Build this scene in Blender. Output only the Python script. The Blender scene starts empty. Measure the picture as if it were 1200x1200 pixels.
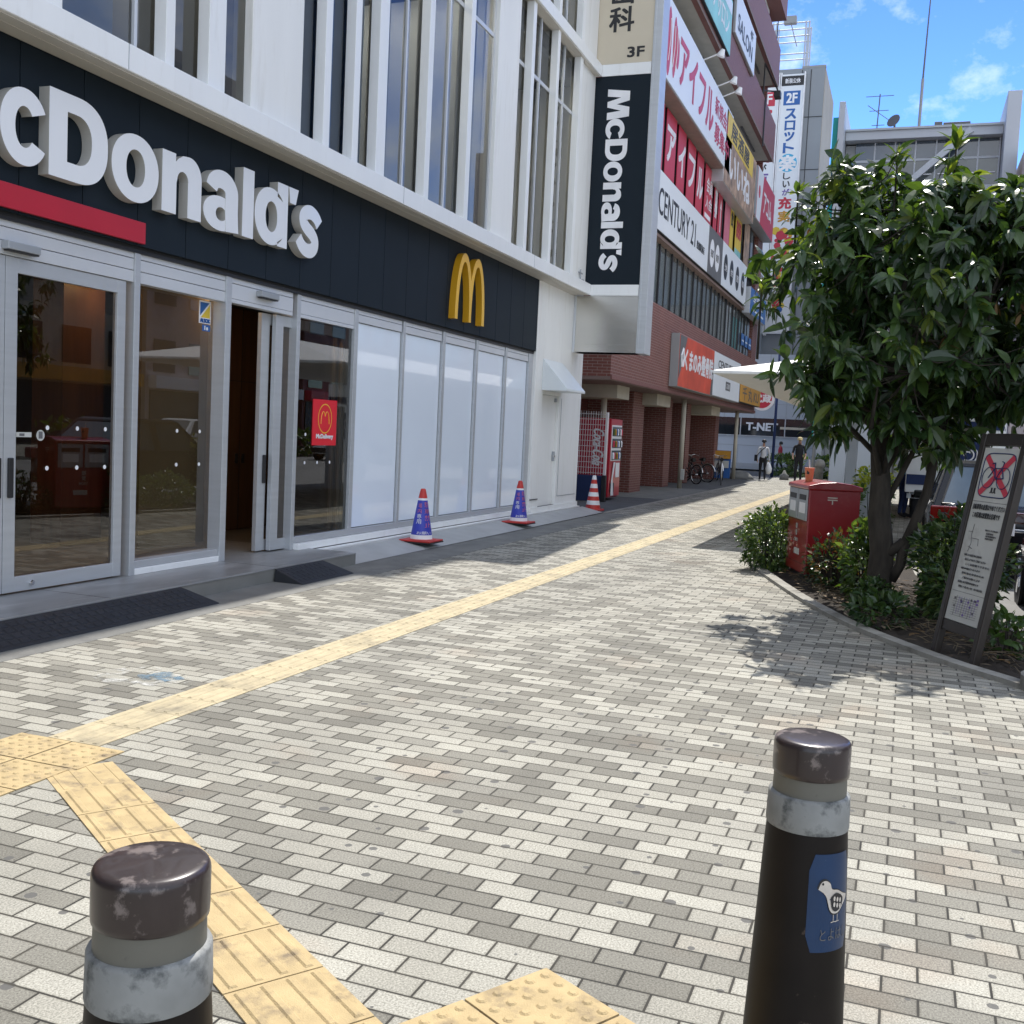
import bpy, bmesh, math, random
import numpy as np
from mathutils import Vector, Matrix
R = math.radians
random.seed(7); rng = np.random.default_rng(7)
sc = bpy.context.scene
col = sc.collection

# ------------------------------------------------------------------ camera
CAM_H = 1.55
pitch, roll, yaw, FPX = R(4.35), R(2.75), R(20.13), 1250.0
fwd = Vector((math.cos(yaw)*math.cos(pitch), math.sin(yaw)*math.cos(pitch), -math.sin(pitch)))
rgt0 = Vector((math.sin(yaw), -math.cos(yaw), 0)); up0 = rgt0.cross(fwd)
rgt = rgt0*math.cos(roll) + up0*math.sin(roll)
upv = -rgt0*math.sin(roll) + up0*math.cos(roll)
cd = bpy.data.cameras.new('camera'); cam = bpy.data.objects.new('camera', cd); col.objects.link(cam)
cam.matrix_world = Matrix(((rgt.x, upv.x, -fwd.x, 0), (rgt.y, upv.y, -fwd.y, 0), (rgt.z, upv.z, -fwd.z, CAM_H), (0, 0, 0, 1)))
cd.sensor_width = 36; cd.sensor_fit = 'HORIZONTAL'; cd.lens = 36*FPX/1200
cd.clip_start = 0.05; cd.clip_end = 3000
sc.camera = cam

# ------------------------------------------------------------------ sun, sky, exposure
to_sun = Vector((0.66, 0.054, 1.0)).normalized()
sun_el = math.asin(to_sun.z); sun_az = math.atan2(to_sun.x, to_sun.y)
sl = bpy.data.lights.new('sun', 'SUN'); sl.energy = 2.9; sl.angle = R(0.53); sl.color = (1.0, 0.955, 0.88)
so = bpy.data.objects.new('sun', sl); col.objects.link(so); so.location = (0, 0, 60)
so.rotation_euler = (-to_sun).to_track_quat('-Z', 'Y').to_euler()
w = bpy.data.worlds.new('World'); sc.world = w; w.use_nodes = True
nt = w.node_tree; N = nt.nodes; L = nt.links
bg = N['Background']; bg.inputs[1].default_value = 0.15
sky = N.new('ShaderNodeTexSky'); sky.sky_type = 'NISHITA'; sky.sun_disc = False
sky.sun_elevation = sun_el; sky.sun_rotation = sun_az; sky.air_density = 0.7; sky.dust_density = 0.0; sky.ozone_density = 1.5
tc = N.new('ShaderNodeTexCoord')
mp = N.new('ShaderNodeMapping'); mp.inputs['Scale'].default_value = (1.0, 2.0, 3.0); L.new(tc.outputs['Generated'], mp.inputs[0])
n1 = N.new('ShaderNodeTexNoise'); n1.inputs['Scale'].default_value = 3.2; n1.inputs['Detail'].default_value = 9; n1.inputs['Roughness'].default_value = .62
L.new(mp.outputs[0], n1.inputs['Vector'])
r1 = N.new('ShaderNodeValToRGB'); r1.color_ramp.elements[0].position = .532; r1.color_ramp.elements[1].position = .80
# the open sky is in front; behind the viewer and over the street unseen bright cloud is added to lift the shade
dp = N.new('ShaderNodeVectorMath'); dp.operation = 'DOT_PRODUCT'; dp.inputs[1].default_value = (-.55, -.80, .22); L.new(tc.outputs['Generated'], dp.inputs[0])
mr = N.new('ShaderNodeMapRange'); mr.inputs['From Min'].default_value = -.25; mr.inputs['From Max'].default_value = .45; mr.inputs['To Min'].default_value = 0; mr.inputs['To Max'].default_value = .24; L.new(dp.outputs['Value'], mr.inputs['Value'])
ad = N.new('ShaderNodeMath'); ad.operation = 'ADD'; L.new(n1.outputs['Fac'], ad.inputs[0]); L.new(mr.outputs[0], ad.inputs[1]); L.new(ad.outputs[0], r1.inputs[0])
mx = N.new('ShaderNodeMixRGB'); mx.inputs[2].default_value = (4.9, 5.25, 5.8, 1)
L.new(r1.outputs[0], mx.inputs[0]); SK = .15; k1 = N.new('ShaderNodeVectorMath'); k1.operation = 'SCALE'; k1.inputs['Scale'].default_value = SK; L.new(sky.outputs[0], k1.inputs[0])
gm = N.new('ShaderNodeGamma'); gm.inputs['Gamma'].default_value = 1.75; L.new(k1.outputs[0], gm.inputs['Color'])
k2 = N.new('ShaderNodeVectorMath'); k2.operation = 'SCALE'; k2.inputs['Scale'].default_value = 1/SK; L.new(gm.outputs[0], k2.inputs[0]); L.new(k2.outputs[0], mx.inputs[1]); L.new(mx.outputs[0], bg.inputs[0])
vs = sc.view_settings; vs.view_transform = 'Standard'; vs.look = 'None'; vs.exposure = 1.06; vs.gamma = 1.0; vs.use_curve_mapping = False
sc.cycles.use_denoising = True
sc.cycles.max_bounces = 10; sc.cycles.transparent_max_bounces = 12

# ------------------------------------------------------------------ materials
def nodes_of(name):
    m = bpy.data.materials.new(name); m.use_nodes = True
    return m, m.node_tree.nodes, m.node_tree.links, m.node_tree.nodes['Principled BSDF']
def mat(name, c, rough=.5, metal=0., var=.12, scale=3., bump=0., bscale=60., spec=.5, dirt=None, dscale=2., dlo=.55, dhi=.75, emis=None, coat=0., stretch=None):
    m, n, l, p = nodes_of(name)
    p.inputs['Roughness'].default_value = rough; p.inputs['Metallic'].default_value = metal
    p.inputs['Specular IOR Level'].default_value = spec; p.inputs['Coat Weight'].default_value = coat
    p.inputs['Coat Roughness'].default_value = .03
    tc = n.new('ShaderNodeTexCoord')
    src = tc.outputs['Object']
    if stretch:
        mp = n.new('ShaderNodeMapping'); mp.inputs['Scale'].default_value = stretch; l.new(src, mp.inputs[0]); src = mp.outputs[0]
    nz = n.new('ShaderNodeTexNoise'); nz.inputs['Scale'].default_value = scale; nz.inputs['Detail'].default_value = 6; l.new(src, nz.inputs['Vector'])
    rp = n.new('ShaderNodeValToRGB')
    rp.color_ramp.elements[0].position = .25; rp.color_ramp.elements[1].position = .75
    rp.color_ramp.elements[0].color = tuple(max(0, x*(1-var)) for x in c[:3]) + (1,)
    rp.color_ramp.elements[1].color = tuple(min(1, x*(1+var)) for x in c[:3]) + (1,)
    l.new(nz.outputs['Fac'], rp.inputs[0]); out = rp.outputs[0]
    if dirt:
        n2 = n.new('ShaderNodeTexNoise'); n2.inputs['Scale'].default_value = dscale; n2.inputs['Detail'].default_value = 10; n2.inputs['Roughness'].default_value = .65; l.new(src, n2.inputs['Vector'])
        r2 = n.new('ShaderNodeValToRGB'); r2.color_ramp.elements[0].position = dlo; r2.color_ramp.elements[1].position = dhi; l.new(n2.outputs['Fac'], r2.inputs[0])
        m2 = n.new('ShaderNodeMixRGB'); m2.inputs[2].default_value = dirt[:3] + (1,); l.new(r2.outputs[0], m2.inputs[0]); l.new(out, m2.inputs[1]); out = m2.outputs[0]
    l.new(out, p.inputs['Base Color'])
    if bump:
        n3 = n.new('ShaderNodeTexNoise'); n3.inputs['Scale'].default_value = bscale; n3.inputs['Detail'].default_value = 5; l.new(src, n3.inputs['Vector'])
        b = n.new('ShaderNodeBump'); b.inputs['Strength'].default_value = bump; b.inputs['Distance'].default_value = .01
        l.new(n3.outputs['Fac'], b.inputs['Height']); l.new(b.outputs[0], p.inputs['Normal'])
    if emis:
        p.inputs['Emission Color'].default_value = emis[:3] + (1,); p.inputs['Emission Strength'].default_value = emis[3]
    return m
def glass_mat(name, tint, ior=1.6, rough=0.0, gloss=(.95, .97, 1)):
    m = bpy.data.materials.new(name); m.use_nodes = True; n = m.node_tree.nodes; l = m.node_tree.links
    n.remove(n['Principled BSDF']); out = n['Material Output']
    t = n.new('ShaderNodeBsdfTransparent'); t.inputs[0].default_value = tint + (1,)
    g = n.new('ShaderNodeBsdfGlossy'); g.inputs[0].default_value = gloss + (1,); g.inputs['Roughness'].default_value = rough
    f = n.new('ShaderNodeFresnel'); f.inputs[0].default_value = ior
    mx = n.new('ShaderNodeMixShader'); l.new(f.outputs[0], mx.inputs[0]); l.new(t.outputs[0], mx.inputs[1]); l.new(g.outputs[0], mx.inputs[2]); l.new(mx.outputs[0], out.inputs[0])
    return m
def pave_mat():
    m, n, l, p = nodes_of('paver_blocks')
    p.inputs['Roughness'].default_value = .85
    tc = n.new('ShaderNodeTexCoord'); sp = n.new('ShaderNodeSeparateXYZ'); l.new(tc.outputs['Object'], sp.inputs[0])
    cb = n.new('ShaderNodeCombineXYZ')
    ax = n.new('ShaderNodeMath'); ax.operation = 'ADD'; ax.inputs[1].default_value = -.762 + 20.0; l.new(sp.outputs['Y'], ax.inputs[0])
    ay = n.new('ShaderNodeMath'); ay.operation = 'ADD'; ay.inputs[1].default_value = -.0525 + 20.0; l.new(sp.outputs['X'], ay.inputs[0])
    l.new(ax.outputs[0], cb.inputs[0]); l.new(ay.outputs[0], cb.inputs[1])
    br = n.new('ShaderNodeTexBrick'); br.offset = .5; br.inputs['Scale'].default_value = 1.0
    br.inputs['Brick Width'].default_value = .2; br.inputs['Row Height'].default_value = .1; br.inputs['Mortar Size'].default_value = .0038; br.inputs['Mortar Smooth'].default_value = .12
    br.inputs['Color1'].default_value = (0, 0, 0, 1); br.inputs['Color2'].default_value = (1, 1, 1, 1); br.inputs['Bias'].default_value = 0; br.inputs['Mortar'].default_value = (.5, .5, .5, 1)
    l.new(cb.outputs[0], br.inputs['Vector'])
    rp = n.new('ShaderNodeValToRGB'); cr = rp.color_ramp; cr.interpolation = 'CONSTANT'
    cr.elements[0].position = 0; cr.elements[0].color = (.185, .178, .155, 1); cr.elements[1].position = .15; cr.elements[1].color = (.215, .208, .182, 1)
    for pos, c in ((.33, (.255, .247, .218)), (.45, (.335, .325, .287)), (.66, (.365, .355, .315)), (.85, (.395, .385, .343))):
        e = cr.elements.new(pos); e.color = c + (1,)
    l.new(br.outputs['Color'], rp.inputs[0])
    # fine aggregate speckle
    s1 = n.new('ShaderNodeTexNoise'); s1.inputs['Scale'].default_value = 150; s1.inputs['Detail'].default_value = 4; s1.inputs['Roughness'].default_value = .75; l.new(tc.outputs['Object'], s1.inputs['Vector'])
    sr = n.new('ShaderNodeValToRGB'); sr.color_ramp.elements[0].position = .33; sr.color_ramp.elements[0].color = (.45, .45, .44, 1); sr.color_ramp.elements[1].position = .68; sr.color_ramp.elements[1].color = (1.42, 1.42, 1.42, 1)
    l.new(s1.outputs['Fac'], sr.inputs[0])
    m1 = n.new('ShaderNodeMixRGB'); m1.blend_type = 'MULTIPLY'; m1.inputs[0].default_value = 1; l.new(rp.outputs[0], m1.inputs[1]); l.new(sr.outputs[0], m1.inputs[2])
    # large stains: grey wash and reddish wash
    a1 = n.new('ShaderNodeTexNoise'); a1.inputs['Scale'].default_value = .9; a1.inputs['Detail'].default_value = 7; a1.inputs['Roughness'].default_value = .6; l.new(tc.outputs['Object'], a1.inputs['Vector'])
    ar = n.new('ShaderNodeValToRGB'); ar.color_ramp.elements[0].position = .3; ar.color_ramp.elements[0].color = (.76, .755, .74, 1); ar.color_ramp.elements[1].position = .62; ar.color_ramp.elements[1].color = (1.04, 1.03, 1.0, 1); l.new(a1.outputs['Fac'], ar.inputs[0])
    m2 = n.new('ShaderNodeMixRGB'); m2.blend_type = 'MULTIPLY'; m2.inputs[0].default_value = 1; l.new(m1.outputs[0], m2.inputs[1]); l.new(ar.outputs[0], m2.inputs[2])
    a2 = n.new('ShaderNodeTexNoise'); a2.inputs['Scale'].default_value = 1.3; a2.inputs['Detail'].default_value = 4; mp = n.new('ShaderNodeMapping'); mp.inputs['Location'].default_value = (7, 3, 1); l.new(tc.outputs['Object'], mp.inputs[0]); l.new(mp.outputs[0], a2.inputs['Vector'])
    a2r = n.new('ShaderNodeValToRGB'); a2r.color_ramp.elements[0].position = .60; a2r.color_ramp.elements[1].position = .82; l.new(a2.outputs['Fac'], a2r.inputs[0])
    m3 = n.new('ShaderNodeMixRGB'); m3.blend_type = 'MULTIPLY'; m3.inputs[2].default_value = (1.0, .86, .78, 1); l.new(a2r.outputs[0], m3.inputs[0]); l.new(m2.outputs[0], m3.inputs[1])
    # old chewing gum spots
    vo = n.new('ShaderNodeTexVoronoi'); vo.inputs['Scale'].default_value = 4.6; vo.feature = 'F1'; vo.voronoi_dimensions = '2D'; vo.inputs['Randomness'].default_value = 1; l.new(tc.outputs['Object'], vo.inputs['Vector'])
    dn = n.new('ShaderNodeTexNoise'); dn.inputs['Scale'].default_value = 60; l.new(tc.outputs['Object'], dn.inputs['Vector'])
    dm = n.new('ShaderNodeMath'); dm.operation = 'MULTIPLY_ADD'; dm.inputs[1].default_value = .03; l.new(dn.outputs['Fac'], dm.inputs[0]); l.new(vo.outputs['Distance'], dm.inputs[2])
    sel = n.new('ShaderNodeSeparateXYZ'); l.new(vo.outputs['Color'], sel.inputs[0])
    th = n.new('ShaderNodeMath'); th.operation = 'MULTIPLY'; th.inputs[1].default_value = .12; l.new(sel.outputs[0], th.inputs[0])
    lt = n.new('ShaderNodeMath'); lt.operation = 'LESS_THAN'; l.new(dm.outputs[0], lt.inputs[0]); l.new(th.outputs[0], lt.inputs[1])
    lk = n.new('ShaderNodeMath'); lk.operation = 'GREATER_THAN'; lk.inputs[1].default_value = .30; l.new(sel.outputs[1], lk.inputs[0])
    lm = n.new('ShaderNodeMath'); lm.operation = 'MULTIPLY'; l.new(lt.outputs[0], lm.inputs[0]); l.new(lk.outputs[0], lm.inputs[1])
    lm2 = n.new('ShaderNodeMath'); lm2.operation = 'MULTIPLY'; lm2.inputs[1].default_value = .9; l.new(lm.outputs[0], lm2.inputs[0])
    m4 = n.new('ShaderNodeMixRGB'); m4.inputs[2].default_value = (.09, .088, .085, 1); l.new(lm2.outputs[0], m4.inputs[0]); l.new(m3.outputs[0], m4.inputs[1])
    m5 = n.new('ShaderNodeMixRGB'); jn = n.new('ShaderNodeTexNoise'); jn.inputs['Scale'].default_value = 2.4; jn.inputs['Detail'].default_value = 6; l.new(tc.outputs['Object'], jn.inputs['Vector']); jr = n.new('ShaderNodeValToRGB'); jr.color_ramp.elements[0].position = .35; jr.color_ramp.elements[0].color = (.018, .017, .014, 1); jr.color_ramp.elements[1].position = .72; jr.color_ramp.elements[1].color = (.075, .068, .054, 1); l.new(jn.outputs['Fac'], jr.inputs[0]); l.new(jr.outputs[0], m5.inputs[2]); l.new(br.outputs['Fac'], m5.inputs[0]); l.new(m4.outputs[0], m5.inputs[1])
    b2 = n.new('ShaderNodeTexBrick'); b2.offset = .5; b2.inputs['Scale'].default_value = 1.0; b2.inputs['Brick Width'].default_value = .2; b2.inputs['Row Height'].default_value = .1
    b2.inputs['Mortar Size'].default_value = .013; b2.inputs['Mortar Smooth'].default_value = 1.0; l.new(cb.outputs[0], b2.inputs['Vector'])
    en = n.new('ShaderNodeTexNoise'); en.inputs['Scale'].default_value = 28; en.inputs['Detail'].default_value = 6; l.new(tc.outputs['Object'], en.inputs['Vector'])
    em = n.new('ShaderNodeMath'); em.operation = 'MULTIPLY'; l.new(b2.outputs['Fac'], em.inputs[0]); l.new(en.outputs['Fac'], em.inputs[1])
    m6 = n.new('ShaderNodeMixRGB'); m6.blend_type = 'MULTIPLY'; m6.inputs[2].default_value = (.42, .40, .36, 1); l.new(em.outputs[0], m6.inputs[0]); l.new(m5.outputs[0], m6.inputs[1])
    l.new(m6.outputs[0], p.inputs['Base Color'])
    iv = n.new('ShaderNodeMath'); iv.operation = 'SUBTRACT'; iv.inputs[0].default_value = 1; l.new(br.outputs['Fac'], iv.inputs[1])
    ma = n.new('ShaderNodeMath'); ma.operation = 'MULTIPLY_ADD'; ma.inputs[1].default_value = .14; l.new(s1.outputs['Fac'], ma.inputs[0]); mb = n.new('ShaderNodeMath'); mb.operation = 'MULTIPLY_ADD'; mb.inputs[1].default_value = .35; l.new(br.outputs['Color'], mb.inputs[0]); l.new(iv.outputs[0], mb.inputs[2]); l.new(mb.outputs[0], ma.inputs[2])
    b = n.new('ShaderNodeBump'); b.inputs['Strength'].default_value = .5; b.inputs['Distance'].default_value = .006; l.new(ma.outputs[0], b.inputs['Height']); l.new(b.outputs[0], p.inputs['Normal'])
    return m
def brick_mat(name, c1, c2, mortar, bw=.227, bh=.068, ms=.006, rough=.6):
    m, n, l, p = nodes_of(name); p.inputs['Roughness'].default_value = rough
    tc = n.new('ShaderNodeTexCoord'); sp = n.new('ShaderNodeSeparateXYZ'); l.new(tc.outputs['Object'], sp.inputs[0])
    ad = n.new('ShaderNodeMath'); ad.operation = 'ADD'; l.new(sp.outputs[0], ad.inputs[0]); l.new(sp.outputs[1], ad.inputs[1])
    cb = n.new('ShaderNodeCombineXYZ'); l.new(ad.outputs[0], cb.inputs[0]); l.new(sp.outputs[2], cb.inputs[1])
    br = n.new('ShaderNodeTexBrick'); br.inputs['Scale'].default_value = 1; br.inputs['Brick Width'].default_value = bw; br.inputs['Row Height'].default_value = bh
    br.inputs['Mortar Size'].default_value = ms; br.inputs['Mortar Smooth'].default_value = .2; br.inputs['Color1'].default_value = c1 + (1,); br.inputs['Color2'].default_value = c2 + (1,); br.inputs['Mortar'].default_value = mortar + (1,)
    l.new(cb.outputs[0], br.inputs['Vector'])
    nz = n.new('ShaderNodeTexNoise'); nz.inputs['Scale'].default_value = 1.5; nz.inputs['Detail'].default_value = 8; l.new(tc.outputs['Object'], nz.inputs['Vector'])
    rp = n.new('ShaderNodeValToRGB'); rp.color_ramp.elements[0].color = (.75, .75, .75, 1); rp.color_ramp.elements[1].color = (1.2, 1.2, 1.2, 1); l.new(nz.outputs['Fac'], rp.inputs[0])
    mm = n.new('ShaderNodeMixRGB'); mm.blend_type = 'MULTIPLY'; mm.inputs[0].default_value = 1; l.new(br.outputs['Color'], mm.inputs[1]); l.new(rp.outputs[0], mm.inputs[2]); l.new(mm.outputs[0], p.inputs['Base Color'])
    b = n.new('ShaderNodeBump'); b.inputs['Strength'].default_value = .5; b.inputs['Distance'].default_value = .006; b.invert = True; l.new(br.outputs['Fac'], b.inputs['Height']); l.new(b.outputs[0], p.inputs['Normal'])
    return m
def leaf_mat(name, c, var=.35, trans=.22, rough=.32):
    m, n, l, p = nodes_of(name); p.inputs['Roughness'].default_value = rough; p.inputs['Specular IOR Level'].default_value = .55
    g = n.new('ShaderNodeNewGeometry'); hs = n.new('ShaderNodeValToRGB')
    hs.color_ramp.elements[0].color = tuple(x*(1-var) for x in c) + (1,); hs.color_ramp.elements[1].color = tuple(x*(1+var) for x in c) + (1,)
    l.new(g.outputs['Random Per Island'], hs.inputs[0]); l.new(hs.outputs[0], p.inputs['Base Color'])
    t = n.new('ShaderNodeBsdfTranslucent'); t.inputs[0].default_value = (min(1, c[0]*2.6), min(1, c[1]*2.4), c[2]*.8, 1)
    mx = n.new('ShaderNodeMixShader'); mx.inputs[0].default_value = trans; l.new(p.outputs[0], mx.inputs[1]); l.new(t.outputs[0], mx.inputs[2]); l.new(mx.outputs[0], n['Material Output'].inputs[0])
    return m
M = {}
M['paver'] = pave_mat()
M['tactile'] = mat('yellow_tactile_concrete', (.48, .405, .262), .85, var=.14, scale=9, dirt=(.24, .21, .15), dscale=3, dlo=.50, dhi=.72, bump=.5, bscale=160)
M['tactile_b'] = mat('ochre_tactile_concrete', (.455, .345, .18), .85, var=.16, scale=11, dirt=(.20, .155, .10), dscale=8, dlo=.52, dhi=.70, bump=.35, bscale=220)
M['asphalt'] = mat('road_asphalt', (.20, .20, .195), .9, var=.25, scale=1.2, bump=.4, bscale=180)
M['apron'] = mat('dark_apron_asphalt', (.075, .078, .082), .9, var=.25, scale=1.2, bump=.4, bscale=180)
M['concrete'] = mat('gutter_concrete', (.165, .165, .155), .85, var=.22, scale=2.5, dirt=(.10, .10, .10), dscale=3, dlo=.5, dhi=.8, bump=.3, bscale=120)
M['kerb'] = mat('kerb_concrete', (.30, .29, .26), .85, var=.22, scale=4, dirt=(.14, .13, .11), dscale=5, dlo=.5, dhi=.75, bump=.3, bscale=100)
M['stone'] = mat('grey_veined_step_tile', (.235, .24, .243), .35, var=.22, scale=2.2, dirt=(.38, .385, .39), dscale=1.4, dlo=.55, dhi=.70, stretch=(1, 3.5, 1))
M['stone_d'] = mat('grey_step_riser_tile', (.19, .19, .18), .5, var=.15, scale=3)
M['light_tile'] = mat('light_ramp_tile', (.37, .375, .37), .5, var=.12, scale=3, dirt=(.32, .32, .32), dscale=2, dlo=.5, dhi=.8)
M['soil'] = mat('bed_soil', (.028, .021, .015), .95, var=.5, scale=14, bump=1, bscale=40)
M['white_metal'] = mat('white_painted_metal', (.84, .85, .85), .35, var=.03, scale=.6, dirt=(.72, .72, .70), dscale=1.8, dlo=.55, dhi=.9, stretch=(5, 5, 1))
M['soffit'] = mat('soffit_board', (.58, .55, .49), .6, var=.06, scale=1)
M['white_wall'] = mat('white_wall_paint', (.83, .83, .81), .5, var=.04, scale=.8, dirt=(.66, .645, .60), dscale=1.6, dlo=.52, dhi=.85, stretch=(4, 4, .5))
M['navy'] = mat('dark_navy_panel', (.012, .019, .027), .6, var=.08, scale=2, spec=.14)
M['seam'] = mat('dark_panel_seam', (.008, .009, .011), .7)
M['alu'] = mat('silver_aluminium_frame', (.50, .52, .545), .38, metal=.35, var=.05, scale=2, stretch=(1, 1, 12))
M['alu_l'] = mat('light_aluminium_trim', (.63, .65, .68), .35, metal=.25, var=.04, scale=2)
M['steel'] = mat('brushed_stainless', (.66, .64, .60), .26, metal=.95, var=.10, scale=1.4, stretch=(1, .4, 1), bump=.9, bscale=1.1)
M['grey_metal'] = mat('grey_painted_steel', (.36, .38, .40), .4, metal=.3, var=.08, scale=2)
M['black'] = mat('black_plastic', (.014, .014, .016), .5, var=.2, scale=5)
M['rubber'] = mat('black_rubber', (.014, .016, .021), .65, var=.3, scale=8, bump=.4, bscale=80)
M['white_film'] = mat('white_window_film', (.80, .88, .99), .30, var=.02, scale=1, coat=.7)
M['letter'] = mat('white_letter_acrylic', (.80, .82, .86), .16, var=.02, scale=1, coat=.3)
M['letter_side'] = mat('letter_return_grey', (.47, .46, .43), .5, var=.03)
M['poster_red'] = mat('bright_red_poster', (.72, .015, .03), .5, var=.03)
M['red_bar'] = mat('red_accent_bar', (.46, .012, .03), .4, var=.05)
M['gold'] = mat('golden_face', (.87, .50, .045), .3, var=.04)
M['gold_d'] = mat('golden_return', (.60, .31, .012), .4, var=.05)
M['glass'] = glass_mat('shop_glass', (.66, .62, .54), 1.75)
M['glass_up'] = glass_mat('upper_glass', (.60, .65, .68), 1.85, gloss=(.70, .72, .74))
M['pane_dark'] = mat('dark_window_pane', (.022, .026, .030), .05, var=.3, scale=.7, spec=.9)
M['blind_b'] = mat('pale_blue_roller_blind', (.26, .36, .52), .8, var=.08)
M['blind'] = mat('khaki_blind', (.17, .14, .085), .8, var=.08)
M['pane_mid'] = mat('grey_green_window_pane', (.10, .115, .115), .06, var=.4, scale=.5, spec=.9)
def paint_mat(name, c, sc_, lo, hi, seed):
    m, n, l, p = nodes_of(name); p.inputs['Roughness'].default_value = .85; p.inputs['Base Color'].default_value = c+(1,)
    tc = n.new('ShaderNodeTexCoord'); mp = n.new('ShaderNodeMapping'); mp.inputs['Location'].default_value = (seed, seed*.7, 0); l.new(tc.outputs['Object'], mp.inputs[0])
    nz = n.new('ShaderNodeTexNoise'); nz.inputs['Scale'].default_value = sc_; nz.inputs['Detail'].default_value = 9; nz.inputs['Roughness'].default_value = .7; l.new(mp.outputs[0], nz.inputs['Vector'])
    r_ = n.new('ShaderNodeValToRGB'); r_.color_ramp.elements[0].position = lo; r_.color_ramp.elements[1].position = hi; r_.color_ramp.elements[1].color = (.8, .8, .8, 1); l.new(nz.outputs['Fac'], r_.inputs[0])
    t = n.new('ShaderNodeBsdfTransparent'); mx = n.new('ShaderNodeMixShader'); l.new(r_.outputs[0], mx.inputs[0]); l.new(t.outputs[0], mx.inputs[1]); l.new(p.outputs[0], mx.inputs[2]); l.new(mx.outputs[0], n['Material Output'].inputs[0]); return m
M['worn_w'] = paint_mat('flaking_white_paint', (.60, .60, .57), 9, .50, .66, 2.)
M['worn_b'] = paint_mat('flaking_blue_paint', (.12, .20, .27), 11, .40, .60, 5.)
M['faded'] = mat('faded_blue_paint', (.16, .215, .25), .85, var=.2, scale=20)
M['faded_w'] = mat('worn_white_paint', (.52, .52, .50), .85, var=.2, scale=20)
M['pane_blue'] = mat('blue_grey_window_pane', (.06, .08, .105), .06, var=.25, scale=.5, spec=1.0)
M['wood'] = mat('brown_wood_panel', (.085, .040, .018), .45, var=.3, scale=2, stretch=(6, 6, .5))
M['room'] = mat('room_dark_wall', (.10, .08, .055), .7, var=.15)
M['room_floor'] = mat('room_floor_tile', (.10, .095, .085), .35, var=.15)
M['room_ceil'] = mat('room_ceiling', (.20, .19, .18), .7)
M['lamp_w'] = mat('lit_downlight', (1, .9, .75), .5, emis=(1, .88, .68, 80))
M['lamp_o'] = mat('lit_warm_downlight', (1, .7, .4), .5, emis=(1, .60, .28, 40))
M['beige_sign'] = mat('beige_sign_panel', (.60, .53, .41), .45, var=.03)
M['ink'] = mat('black_sign_ink', (.02, .02, .022), .5)
M['ink_w'] = mat('white_sign_ink', (.80, .80, .82), .45)
M['ink_r'] = mat('red_sign_ink', (.52, .03, .06), .45, var=.03)
M['ink_b'] = mat('blue_sign_ink', (.02, .11, .36), .45)
M['sky_b'] = mat('sky_blue_sign_ink', (.06, .42, .66), .45)
M['sign_w'] = mat('white_sign_panel', (.74, .77, .80), .4, var=.04, scale=.5)
M['brick'] = brick_mat('red_brick_tile', (.165, .05, .038), (.20, .066, .05), (.30, .23, .20))
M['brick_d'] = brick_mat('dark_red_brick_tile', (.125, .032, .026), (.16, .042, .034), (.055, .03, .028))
M['brick_f'] = mat('brown_tile_band', (.20, .085, .075), .6, var=.12, scale=3, stretch=(5, 5, 5), bump=.4, bscale=20)
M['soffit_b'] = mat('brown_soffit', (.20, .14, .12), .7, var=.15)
M['soffit_g'] = mat('beige_balcony_soffit', (.42, .41, .37), .7, var=.08)
M['cream'] = mat('cream_beam', (.46, .42, .33), .7, var=.1)
M['hood'] = mat('white_hood', (.72, .76, .78), .4, var=.03)
M['red_paint'] = mat('red_gloss_paint', (.25, .006, .012), .33, var=.06, scale=2, coat=.4, dirt=(.40, .10, .08), dscale=2.0, dlo=.62, dhi=.85)
M['bark'] = mat('dark_bark', (.034, .028, .022), .95, var=.5, scale=14, bump=1, bscale=30, stretch=(1, 1, .3))
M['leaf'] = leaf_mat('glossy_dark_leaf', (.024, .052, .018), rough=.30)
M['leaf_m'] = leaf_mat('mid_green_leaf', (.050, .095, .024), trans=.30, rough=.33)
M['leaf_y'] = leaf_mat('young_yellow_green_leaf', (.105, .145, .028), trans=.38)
M['leaf_dead'] = leaf_mat('withered_brown_leaf', (.12, .07, .025), trans=.2, rough=.7)
M['bush'] = leaf_mat('bush_leaf', (.040, .078, .024), trans=.25)
M['bush_l'] = leaf_mat('pale_bush_leaf', (.095, .145, .045), trans=.3)
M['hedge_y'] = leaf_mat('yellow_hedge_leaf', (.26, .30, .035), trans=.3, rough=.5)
M['straw'] = mat('dry_straw', (.115, .088, .056), .9, var=.4, scale=10)
M['bronze'] = mat('brown_bollard_paint', (.009, .0065, .0055), .5, var=.3, scale=8, spec=.2, coat=.0, dirt=(.10, .075, .06), dscale=14, dlo=.66, dhi=.72)
M['cap_wear'] = mat('worn_brown_cap_paint', (.030, .020, .019), .32, var=.3, scale=8, coat=.2, dirt=(.165, .135, .125), dscale=11, dlo=.54, dhi=.60)
M['band_w'] = mat('weathered_reflective_band', (.23, .235, .228), .65, var=.30, scale=9, dirt=(.06, .065, .065), dscale=18, dlo=.49, dhi=.66)
M['band_g'] = mat('dull_grey_neck', (.125, .12, .10), .5, var=.12, scale=7, dirt=(.09, .08, .07), dscale=20, dlo=.62, dhi=.70)
M['emblem'] = mat('blue_emblem_plate', (.0045, .029, .088), .35, var=.15, scale=10, dirt=(.30, .36, .42), dscale=22, dlo=.70, dhi=.76)
M['relief'] = mat('pale_relief', (.55, .50, .44), .5, var=.1, scale=30)
M['cone_blue'] = mat('blue_cone_sleeve', (.035, .05, .42), .45, var=.1, scale=6)
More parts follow.
